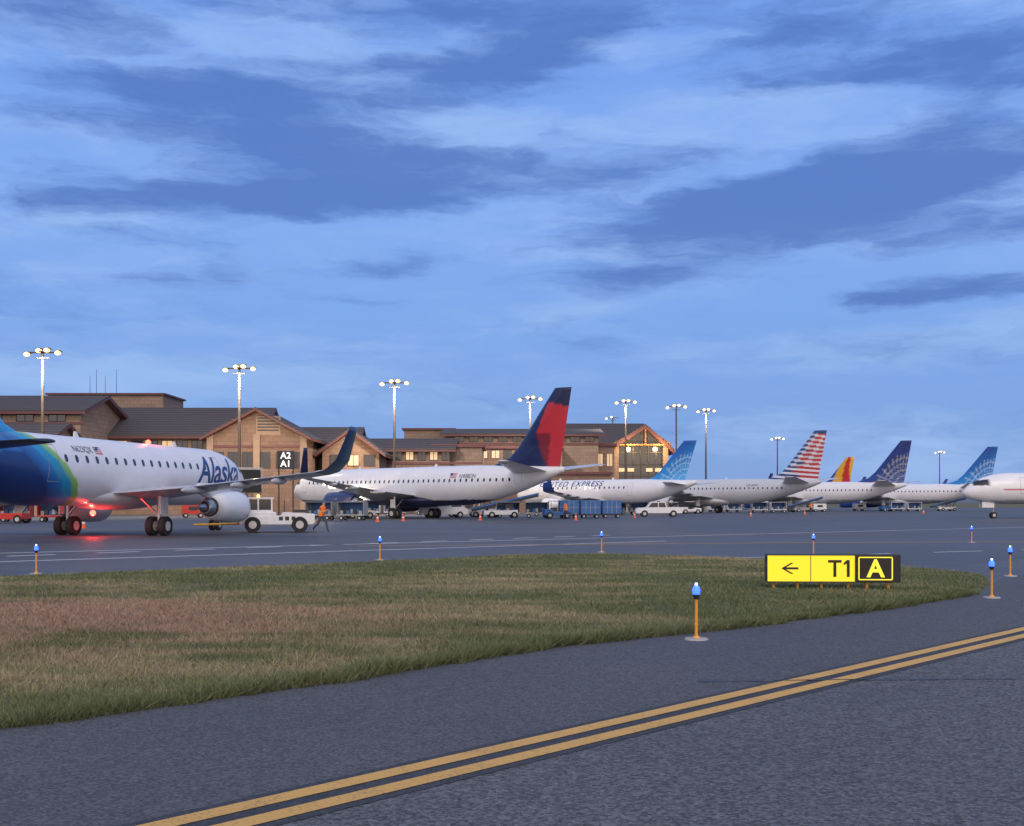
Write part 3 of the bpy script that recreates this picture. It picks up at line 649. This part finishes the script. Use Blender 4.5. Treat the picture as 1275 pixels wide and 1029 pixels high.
am=aircraft((32.1,185.5),math.atan2(.68,-.73),B738,dict(fus=fusw((.55,.57,.61)),fin=fin_am,wing=(.4,.41,.43),winglet=(.4,.42,.45),nac=(.5,.52,.55)))
ftext(am,B738,'American',11,4.2,1.6,1,'greytext',0,.02,1.1); ftext(am,B738,'N310NW',-9,4.4,.5,1,'greytext')
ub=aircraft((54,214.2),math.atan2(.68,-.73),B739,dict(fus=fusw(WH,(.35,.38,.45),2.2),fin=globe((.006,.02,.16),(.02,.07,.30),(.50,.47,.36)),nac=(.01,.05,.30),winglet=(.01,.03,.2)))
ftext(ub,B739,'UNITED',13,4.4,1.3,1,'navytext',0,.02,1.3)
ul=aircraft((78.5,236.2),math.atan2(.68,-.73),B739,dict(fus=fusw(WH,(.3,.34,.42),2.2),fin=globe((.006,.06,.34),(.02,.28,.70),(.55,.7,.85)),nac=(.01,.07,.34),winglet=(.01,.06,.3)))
ftext(ul,B739,'UNITED',13,4.4,1.3,1,'navytext',0,.02,1.3)
def fin_sw(s,h):
    k=s*.9+h*.45
    return (.01,.04,.30) if k<.35 else ((.75,.42,.02) if k<.72 else ((.55,.02,.02) if k<1.02 else (.75,.45,.02)))
aircraft((66.4,285.6),math.atan2(.68,-.73),B738,dict(fus=fusw((.02,.07,.40),(.5,.05,.03),2.0),fin=fin_sw,winglet=(.5,.3,.03)),det=False)
rj=aircraft((63.0,122),math.radians(180),E175b,dict(fus=lambda x,y,z:(.5,.06,.06) if 2.95<z<3.1 and x<11 else (WH if z>1.95 else (.45,.47,.52)),fin=globe((.01,.10,.42),(.03,.33,.75),(.45,.65,.85)),winglet=(.02,.08,.35)),'regional_jet')
def plight(x,y,z,col,en,parent,name,r=.08):
    l=bpy.data.lights.new(name,'POINT'); l.energy=en; l.color=col; l.shadow_soft_size=r; o=bpy.data.objects.new(name,l); COL.objects.link(o); o.parent=parent; o.location=(x,y,z)
b=MB(); b.sphere((3.5,0,4.98),(.16,.14,.14)); b.sphere((-1.8,0,1.18),(.14,.14,.14)); b.obj('beacon_lamps',['redlamp'],ak,smooth=True)
plight(-1.8,0,.95,(1,.04,.03),150,ak,'belly_beacon'); plight(3.5,-.0,5.35,(1,.05,.03),90,ak,'top_beacon')
b=MB(); b.sphere((1.5,10.2,3.35),.24); b.sphere((1.9,9.4,3.25),.15); b.sphere((6.4,2.2,2.5),.16); b.obj('landing_lights',['lampw'],dl,smooth=True)
plight(2.2,10.6,3.1,(1,.78,.5),500,dl,'wing_lamp'); plight(7.0,2.8,2.3,(1,.85,.65),200,dl,'root_lamp')
# ------------------------------------------------------------ terminal
T=empty('terminal_building',(-20,175,0))
def tob(b,name,mats,**k): return b.obj(name,mats,T,loc=(20,-175,0),**k)
wl_=MB();rf=MB();tr=MB();gl=MB();lit=MB();fr=MB();wd_=MB()
def gable(x0,x1,y0,y1,ze,zr,axis,ov=1.0,wm=0,th=.18,apex=None,ft=.5):
    wl_.box(((x0+x1)/2,(y0+y1)/2,ze/2),(x1-x0,y1-y0,ze),mat=wm)
    if axis=='x':
        ym=(y0+y1)/2; sl=(zr-ze)/(ym-y0); a=ov
        for s in(-1,1):
            ye=y0-a if s<0 else y1+a; zE=ze-sl*a+.25; p=[(x0-a,ye,zE),(x1+a,ye,zE),(x1+a,ym,zr+.25),(x0-a,ym,zr+.25)]
            if s>0: p=p[::-1]
            rf.slab(p,th); tr.slab([(q[0]*1,q[1],q[2]) for q in p],ft-th,off=th+.003)
        for x in(x0+.02,x1-.02): wl_.add([(x,y0,ze),(x,y1,ze),(x,ym,zr)],[(0,1,2)],wm)
    else:
        xm=apex if apex else (x0+x1)/2; a=ov
        for s in(-1,1):
            sl=(zr-ze)/((xm-x0) if s<0 else (x1-xm)); xe=x0-a if s<0 else x1+a; zE=ze-sl*a+.25; p=[(xe,y0-a,zE),(xm,y0-a,zr+.25),(xm,y1,zr+.25),(xe,y1,zE)]
            if s<0: p=p[::-1]
            rf.slab(p,th); tr.slab(p,ft-th,off=th+.003)
        wl_.add([(x0,y0+.02,ze),(x1,y0+.02,ze),(xm,y0+.02,zr)],[(0,1,2)],wm)
def win(x,z,y,w,h,litp=.25):
    (lit if random.random()<litp*.5 else gl).box((x,y-.02,z),(w,.06,h))
    for dx in(-w/2,0,w/2): fr.box((x+dx,y-.05,z),(.08,.12,h+.1))
    for dz in(-h/2,h/2): fr.box((x,y-.055,z+dz),(w+.1,.12,.08))
def band(x0,x1,y,z,h=.3): tr.box(((x0+x1)/2,y-.05,z),(x1-x0+.1,.2,h))
def parapet(px0,px1,top,D,dep,wm=0,roofband=.5):
    x0,x1,z=X_(px0,D),X_(px1,D),Z_(top,D); wl_.box(((x0+x1)/2,D+dep/2,z/2-.2),(x1-x0,dep,z-.4),mat=wm)
    tr.box(((x0+x1)/2,D+dep/2,z-.4+roofband/2),(x1-x0+.8,dep+.8,roofband)); return x0,x1,z
D=150; gable(X_(-260,D),X_(100,D),D,D+16,Z_(511,D),Z_(488,D),'x',1.0); 
for i in range(9): win(X_(90-i*40,D)-2,Z_(519,D),D,2.2,1.2,.1)
band(X_(-260,D),X_(103,D),D,Z_(527,D))
gable(X_(-260,D),X_(93,D),D-7,D,Z_(541,D-7),Z_(527,D-7),'x',.8)
parapet(60,203,489,D+45,12,0,.3)
for k,x in enumerate((112,120,131,145)): fr.cyl((X_(x,197),197,Z_(495,197)),(X_(x,197),197,Z_(468-(k%2)*8,197)),.05,.03,6)
D=158; x0,x1=X_(92,D+8),X_(330,D+8); gable(x0,x1,D+3,D+19,Z_(540,D+3),Z_(510,D+11),'x',1.0)
gable(X_(262,D),X_(378,D),D,D+16,Z_(541,D),Z_(510,D),'y',1.2,1)
for q in range(5): fr.box((X_(334,D),D-.06,Z_(536,D)+q*.42),(3.0,.1,.2))
wl_.box((X_(334,D),D-.02,Z_(530,D)),(3.4,.1,2.6),mat=2)
for i,x in enumerate((272,290,308,330,350,368)): win(X_(x,D),Z_(573,D),D,1.4,2.2,.3)
band(X_(262,D),X_(378,D),D,Z_(556,D),.35)
for i in range(8): win(X_(105+i*19,D),Z_(556,D+3),D+3,1.5,1.6,.15)
for x in(262,320,378): wl_.box((X_(x,D),D-.1,Z_(541,D)/2),(.9,.5,Z_(541,D)),mat=2)
D=168; gable(X_(378,D+6),X_(445,D+6),D+2,D+14,Z_(556,D+2),Z_(534,D+8),'x',.8); gable(X_(404,D),X_(474,D),D-2,D+12,Z_(562,D),Z_(537,D),'y',1.0,1)
for i,x in enumerate((418,440,460)): win(X_(x,D-2),Z_(574,D),D-2,1.6,1.6,.5)
D=176; gable(X_(455,D),X_(560,D),D,D+14,Z_(559,D),Z_(545,D),'x',1.0,1)
for i in range(6): win(X_(480+i*15,D),Z_(568,D),D,1.2,1.3,.35)
band(X_(455,D),X_(600,D),D,Z_(577,D),.3)
parapet(540,600,554,D+2,14,0,.5)
D=205; parapet(503,565,533,D+14,20,0,.35); gable(X_(556,D),X_(745,D),D,D+22,Z_(541,D),Z_(531,D),'x',1.2)
band(X_(556,D),X_(745,D),D,Z_(553,D),.4)
for i in range(10): win(X_(572+i*18,D),Z_(547,D),D,1.6,.9,.15)
parapet(590,700,556,D-8,9,1,.45)
for i in range(7): win(X_(602+i*15,D-8),Z_(566,D-8),D-8,1.4,1.4,.4)
parapet(690,765,553,D+6,10,0,.5)
for i in range(3): win(X_(735+i*12,D+6),Z_(573,D+6),D+6,1.1,2.4,1.8)
D=228; xa,xb=X_(768,D),X_(828,D); xm=X_(803,D); ze,zr=Z_(552,D),Z_(530,D)
gable(X_(690,D),xm,D+4,D+20,Z_(549,D),Z_(529,D+12),'x',1.2); gable(xa,xb,D+.5,D+18,ze,zr,'y',1.8,0,.2,xm,.9)
gl.add([(xa+.3,D+.3,0),(xb-.3,D+.3,0),(xb-.3,D+.3,ze),(xm,D+.3,zr-.7),(xa+.3,D+.3,ze)],[(0,1,2,3,4)])
for i in range(7): 
    xx=xa+.3+(xb-xa-.6)*i/6; zt=ze+(zr-ze-.7)*(1-abs(xx-xm)/((xb-xm) if xx>xm else (xm-xa))); fr.box((xx,D+.2,zt/2),(.18,.25,zt))
for k in range(5): fr.box(((xa+xb)/2,D+.15,2.5+k*2.3),(xb-xa-.5,.2,.14))
wl_.box((xa-.1,D+.2,ze/2),(1.0,1.0,ze),mat=0); wl_.box((xb+.1,D+.2,ze/2),(1.0,1.0,ze),mat=0)
for s in(-1,1):
    xe=xa-1.2 if s<0 else xb+1.2; wd_.cyl((xm,D-1,zr-.3),(xe,D-1,ze-.5),.22,.22,8); 
wd_.cyl((xa-1,D-1,ze-.35),(xb+1,D-1,ze-.35),.16,.16,8); wd_.cyl((xm,D-1,ze-.3),(xm,D-1,zr-.3),.14,.14,8)
for i in range(5):
    for j in range(3):
        if (i*2+j)%3: lit.box((X_(774+i*11.5,D),D+.12,3.6+j*2.3+(j>1)*.05),(1.3,.1,.7))
D=170; parapet(330,470,590,D-6,8,1,.4); parapet(90,262,585,D-13,10,1,.4); D=190; parapet(470,760,588,D-2,10,1,.4)
for i in range(30):
    x=100+i*21
    if x<262: win(X_(x,157),2.4,157,1.4,1.8,.6)
tob(wl_,'masonry_walls',['wall','wall2','stucco']); tob(rf,'shingle_roofs',['roof']); tob(tr,'fascia_trim',['trim']); tob(gl,'glazing',['glass']); tob(lit,'lit_windows',['window_lit']); tob(fr,'window_frames',['dark']); tob(wd_,'timber_truss',['wood'])
def warm(x,y,z,en,name='wall_lamp'):
    l=bpy.data.lights.new(name,'POINT'); l.energy=en; l.color=(1,.60,.25); l.shadow_soft_size=.4; o=bpy.data.objects.new(name,l); COL.objects.link(o); o.parent=T; o.location=(x+20,y-175,z)
warm(X_(786,226),225.2,Z_(558,226),1800); warm(X_(820,226),225.2,Z_(558,226),1800); warm(X_(320,155),151,Z_(556,155),1000); warm(X_(440,164),162,Z_(570,164),600); warm(X_(740,206),206,Z_(570,206),900)
e=empty('gate_sign',(X_(356,128),128,0)); b=MB(); b.box((0,0,Z_(573,128)),(1.9,.3,2.0)); 
for s in(-.8,.8): b.cyl((s,0,0),(s,0,Z_(573,128)),.08,.08,8)
b.obj('board',['dark'],e)
for t,dz in(('A2',.47),('A1',-.45)):
    me=textmesh(t,1.0,0,.015); me.materials.append(M['ltext']); o=bpy.data.objects.new('lettering',me); COL.objects.link(o); o.parent=e; o.rotation_euler=(math.pi/2,0,0); o.location=(0,-.17,Z_(573,128)+dz)
M['bridgegrey']=simple('bridge_panel',(.42,.40,.38),.6)
def bridge(p,q,z=3.0):
    p=Vector(p);q=Vector(q); d=q-p; a=math.atan2(d.y,d.x); L=d.length; e=empty('jet_bridge',(p.x,p.y,0),a)
    b=MB(); b.cyl((0,0,z-.4),(0,0,z+2.9),1.9,1.9,20,0); b.cyl((0,0,0),(0,0,z-.4),.45,.45,14,1)
    b.box((L*.3,0,z+1.2),(L*.6,2.5,2.6),mat=0); b.box((L*.72,0,z+1.2),(L*.56,2.2,2.3),mat=0)
    for k in range(10):
        b.box((L*.06*k+.4,0,z+1.2),(.1,2.56,2.66),mat=1)
    b.box((L+1,.2,z+1.3),(2.6,3.0,2.9),mat=0); b.box((L+2.4,.2,z+1.2),(.5,2.6,2.6),mat=2,top=(1,.9)); b.box((L*.8,0,z+1.5),(3,2.25,.9),mat=3)
    for s in(-1.2,1.2): b.cyl((L*.8,s,.5),(L*.8,s,z+.1),.14,.18,10,1); b.cyl((L*.8,s-.2,.5),(L*.8,s+.2,.5),.5,.5,16,2)
    b.box((L*.8,0,.55),(.5,2.6,.3),mat=1); b.obj('tunnel',['bridgegrey','grey','tire','glass'],e,bevel=.04)
bridge((-41,156),(-31.5,134)); bridge((-10,186),(-2.5,174)); bridge((6,208),(14,199)); bridge((32,236),(38,231)); bridge((55,262),(62,252))
# ------------------------------------------------------------ vehicles
def wheels(b,xs,hw,r,w=.25,mt=1,mh=2):
    for x in xs:
        for s in(-1,1):
            y=s*(hw-w/2); b.cyl((x,y-w/2,r),(x,y+w/2,r),r,r,18,mt); b.cyl((x,y-w/2-.01,r),(x,y+w/2+.01,r),r*.5,r*.5,12,mh)
def tug(px,py,rz):
    x,y=gnd(px,py); e=empty('aircraft_tow_tractor',(x,y,0),rz)
    b=MB(); b.prism([(-2.1,.45),(2.0,.45),(2.1,.6),(2.1,1.05),(.3,1.15),(.2,.95),(-2.1,.95)],-.95,.95); b.box((-1.0,0,1.05),(1.9,1.75,.22)); b.obj('body',['white'],e,bevel=.04)
    b=MB(); b.box((-1.05,0,1.95),(1.75,1.6,.08)); 
    for cx in(-1.85,-.3):
        for cy in(-.75,.75): b.box((cx,cy,1.5),(.09,.09,.85))
    b.box((-1.05,-.76,1.5),(.08,.07,.85)); b.box((-1.05,.76,1.5),(.08,.07,.85)); b.box((-1.05,0,1.2),(1.62,1.55,.16)); b.box((-1.1,0,1.35),(.5,1.2,.5)); b.obj('cab_frame',['white'],e,bevel=.01)
    b=MB(); b.box((-1.05,0,1.55),(1.5,1.46,.62)); b.obj('cab_glass',['glass'],e)
    b=MB(); wheels(b,(-1.35,1.25),1.05,.45,.32,0,1); b.obj('wheels',['tire','hub'],e)
    b=MB(); b.box((-2.13,0,.62),(.06,1.7,.2),mat=0); b.box((2.13,0,.62),(.06,1.7,.2),mat=0); b.cyl((-2.1,0,.5),(-4.6,0,.45),.06,.06,8,1); b.box((1.3,0,1.22),(.7,1.2,.14),mat=2); b.box((0.4,0,1.5),(.05,.05,.8),mat=2)
    for k in range(4): b.box((.2+k*.35,-.957,.8),(.22,.01,.22),mat=2)
    b.obj('fittings',['yellow','yellow','dark'],e)
    b=MB(); b.sphere((-1.05,0,2.06),(.09,.09,.1)); b.obj('roof_beacon',['amber'],e)
    b=MB(); b.sphere((-2.15,-.6,.85),.08); b.sphere((-2.15,.6,.85),.08); b.obj('headlamps',['lampw'],e)
tug(345,663,math.radians(12))
def truck(px,py,rz,kind,mat='white',name=None):
    x,y=gnd(px,py); names=dict(pickup='pickup_truck',van='service_van',box='catering_truck',cart='baggage_cart',belt='belt_loader',gpu='ground_power_unit',btug='baggage_tractor',uld='container_dolly')
    e=empty(name or names[kind],(x,y,0),rz); b=MB();w=MB();g_=MB();x_=MB()
    if kind=='pickup':
        b.prism([(-2.7,.45),(2.7,.45),(2.75,.75),(2.6,1.05),(1.5,1.12),(.95,1.75),(-.7,1.78),(-.95,1.15),(-2.7,1.15)],-.95,.95); wheels(w,(-1.65,1.7),.98,.4,.25,0,1)
        for s in(-.956,.956): g_.add([(1.3,s,1.15),(.88,s,1.66),(.15,s,1.68),(.15,s,1.15)],[(0,1,2,3)]); g_.add([(.05,s,1.15),(.05,s,1.68),(-.62,s,1.69),(-.8,s,1.15)],[(0,1,2,3)])
        x_.box((0,0,1.83),(.25,1.0,.1),mat=1)
    elif kind=='van':
        b.prism([(-2.6,.4),(2.6,.4),(2.65,.95),(2.1,1.2),(1.5,2.05),(-2.55,2.1)],-.98,.98); wheels(w,(-1.6,1.7),1.0,.36,.24,0,1)
        for s in(-.986,.986):
            g_.add([(1.95,s,1.22),(1.45,s,1.9),(.7,s,1.9),(.7,s,1.22)],[(0,1,2,3)]); g_.add([(.5,s,1.3),(.5,s,1.9),(-.8,s,1.9),(-.8,s,1.3)],[(0,1,2,3)]); g_.add([(-1.0,s,1.3),(-1.0,s,1.9),(-2.3,s,1.9),(-2.3,s,1.3)],[(0,1,2,3)])
    elif kind=='cart':
        for k in(-2.0,1.2):
            b.box((k,0,.5),(2.7,1.5,.14)); b.box((k,0,1.75),(2.7,1.5,.06)); b.box((k-1.3,0,1.1),(.06,1.5,1.3)); b.box((k+1.3,0,1.1),(.06,1.5,1.3)); wheels(w,(k-.9,k+.9),.75,.22,.15,0,1)
            for j in range(7): x_.box((k-1.0+j*.33,random.uniform(-.4,.4),.75+.1*(j%2)),(.28,.5,.4),mat=j%3)
            x_.box((k,.7,1.15),(2.5,.03,1.1),mat=2)
        x_.cyl((2.6,0,.4),(3.6,0,.4),.03,.03,6,1)
    elif kind=='uld':
        for k in(-1.15,1.15):
            b.box((k,0,1.2),(2.1,1.6,1.5)); wheels(w,(k-.7,k+.7),.75,.2,.15,0,1); x_.box((k,0,.4),(2.15,1.55,.1),mat=1)
            for q in(-.5,0,.5): x_.box((k+q,-.81,1.2),(.05,.03,1.4),mat=0)
            x_.box((k,-.81,1.2),(2.0,.025,.05),mat=0)
    elif kind=='belt':
        b.prism([(-2.4,.35),(1.4,.35),(1.4,.85),(-2.4,.8)],-.9,.9); wheels(w,(-1.5,1.0),.95,.35,.25,0,1)
        x_.slab([(-3.6,-.45,.95),(3.8,-.45,2.6),(3.8,.45,2.6),(-3.6,.45,.95)],.25,1); x_.slab([(-3.6,-.5,1.15),(3.8,-.5,2.8),(3.8,-.45,2.8),(-3.6,-.45,1.15)],.2,2); x_.box((.6,.7,1.3),(.9,.5,1.0),mat=0); x_.cyl((1,0,.8),(2.0,0,2.1),.06,.06,8,1)
    elif kind=='gpu':
        b.box((0,0,.95),(2.4,1.4,1.1),top=(.96,.94)); wheels(w,(-.8,.8),.72,.28,.18,0,1); x_.cyl((1.2,0,.45),(2.3,0,.4),.03,.03,6,1); g_.box((0,-.705,1.05),(1.0,.02,.4)); x_.cyl((-.6,0,1.5),(-.6,0,1.8),.06,.06,8,1)
    elif kind=='btug':
        b.prism([(-1.5,.35),(1.5,.35),(1.5,.85),(.5,.95),(.35,.7),(-.5,.7),(-.6,1.0),(-1.5,1.0)],-.7,.7); wheels(w,(-.95,.95),.75,.35,.22,0,1); b.box((-.2,0,1.85),(1.4,1.3,.07))
        for cx in(-.8,.4):
            for cy in(-.6,.6): x_.cyl((cx,cy,.8),(cx,cy,1.85),.03,.03,6,1)
        x_.box((-.4,0,.95),(.5,1.0,.4),mat=1)
    b.obj('body',[mat],e,bevel=.03); w.obj('wheels',['tire','hub'],e)
    if g_.v: g_.obj('windows',['glass'],e)
    if x_.v: x_.obj('equipment',['grey','dark','blue'],e)
R=math.radians
for a in[(448,646,20,'btug','white'),(424,648,-10,'cart','grey'),(552,645,15,'van','white'),(578,644,5,'belt','white'),(605,644.5,160,'btug','white'),(628,645,8,'belt','white'),(655,645,0,'cart','grey'),(676,643,0,'gpu','white'),
  (694,646,10,'btug','blue'),(721,645.5,3,'uld','blue'),(748,645,3,'uld','blue'),(820,644,178,'pickup','white'),(905,638,10,'cart','white'),(960,638.5,0,'cart','white'),(1000,638,20,'belt','grey'),(860,640,5,'btug','white'),
  (1020,637.5,0,'gpu','white'),(1105,637,15,'btug','blue'),(1130,637,0,'cart','white'),(1180,636.5,10,'belt','white'),(50,650,10,'cart','red'),(12,652,0,'belt','red'),(480,643,0,'cart','white'),(240,645,20,'gpu','red'),(1070,636.5,5,'gpu','grey'),(785,641,0,'cart','grey'),(530,641.5,170,'gpu','grey')]:
    truck(a[0],a[1],R(a[2]),a[3],a[4])
def cone(px,py):
    x,y=gnd(px,py); e=empty('traffic_cone',(x,y,0)); b=MB(); b.box((0,0,.02),(.4,.4,.04),mat=0); b.cyl((0,0,.04),(0,0,.3),.15,.11,14,0); b.cyl((0,0,.3),(0,0,.42),.11,.08,14,1); b.cyl((0,0,.42),(0,0,.7),.08,.025,14,0); b.obj('cone_body',['orange','white'],e)
for q in[(470,650),(502,649),(598,648),(717,648),(935,643),(1002,641),(1150,640),(790,645),(104,658)]: cone(*q)
# ------------------------------------------------------------ ramp worker
def worker(px,py,rz,hv=0):
    x,y=gnd(px,py); e=empty('ramp_worker',(x,y,0),rz)
    J=[(0,0,.96,.13),(.03,0,1.12,.13),(.08,0,1.30,.15),(.11,0,1.46,.10),(.13,0,1.55,.055),(.16,0,1.66,.095),(.17,0,1.74,.085),
       (-.0,.10,.92,.10),(.26,.11,.55,.07),(.34,.10,.12,.045),(.47,.10,.06,.035),
       (0,-.10,.92,.10),(-.12,-.10,.52,.07),(-.46,-.10,.22,.045),(-.42,-.10,.09,.035),
       (.10,.19,1.44,.065),(-.10,.25,1.20,.05),(.06,.27,.98,.038),(.12,.26,.93,.025),
       (.10,-.19,1.44,.065),(.22,-.26,1.18,.05),(.44,-.22,1.26,.038),(.51,-.20,1.29,.025)]
    E=[(0,1),(1,2),(2,3),(3,4),(4,5),(5,6),(0,7),(7,8),(8,9),(9,10),(0,11),(11,12),(12,13),(13,14),(3,15),(15,16),(16,17),(17,18),(3,19),(19,20),(20,21),(21,22)]
    for hd,dx in((18,Vector((.6,0,-.8))),(22,Vector((.95,0,.3)))):
        base=Vector(J[hd][:3])
        for k in range(5):
            o=Vector((0,(k-2)*.018,0)); L=(.045,.075,.085,.08,.06)[k]; d=dx+Vector((0,(-.5 if k==0 else 0)+(k-2)*.08,0)); a=len(J)
            J.append((*(base+o+d*.02),.009)); J.append((*(base+o+d*L*.6),.008)); J.append((*(base+o+d*L+Vector((0,0,-.01))),.007)); E+=[(hd,a),(a,a+1),(a+1,a+2)]
    me=bpy.data.meshes.new('body'); me.from_pydata([j[:3] for j in J],E,[]); o=bpy.data.objects.new('body',me); COL.objects.link(o); o.parent=e
    sk=o.modifiers.new('skin','SKIN'); o.modifiers.new('sub','SUBSURF').levels=1; o.modifiers['sub'].render_levels=1
    for i,j in enumerate(J): me.skin_vertices[0].data[i].radius=(j[3],j[3]*(1.35 if i in(1,2) else 1)); 
    me.skin_vertices[0].data[0].use_root=True
    m,nt,bs=newmat('worker_clothes'); tc=N(nt,'ShaderNodeTexCoord'); s=N(nt,'ShaderNodeSeparateXYZ'); nt.links.new(tc.outputs['Object'],s.inputs[0]); r=N(nt,'ShaderNodeValToRGB'); r.color_ramp.interpolation='CONSTANT'
    nt.links.new(mathn(nt,'DIVIDE',s.outputs['Z'],2.0),r.inputs['Fac']); r.color_ramp.elements[0].color=(.02,.02,.02,1); r.color_ramp.elements[0].position=0; r.color_ramp.elements[1].position=.06; r.color_ramp.elements[1].color=(.06,.065,.09,1)
    for p,c in((.46,(.9,.22,.04,1)),(.585,(.7,.7,.3,1)),(.605,(.9,.22,.04,1)),(.765,(.45,.27,.2,1))): q=r.color_ramp.elements.new(p); q.color=c
    nt.links.new(r.outputs[0],bs.inputs['Base Color']); bs.inputs['Roughness'].default_value=.8; me.materials.append(m)
    b=MB(); b.sphere((.15,0,1.76),(.115,.10,.09)); b.sphere((.265,0,1.67),(.02,.015,.02)); b.obj('cap',['blue'],e,smooth=True)
worker(400,663,R(-15)); worker(705,647,R(120)); worker(1010,640,R(60))
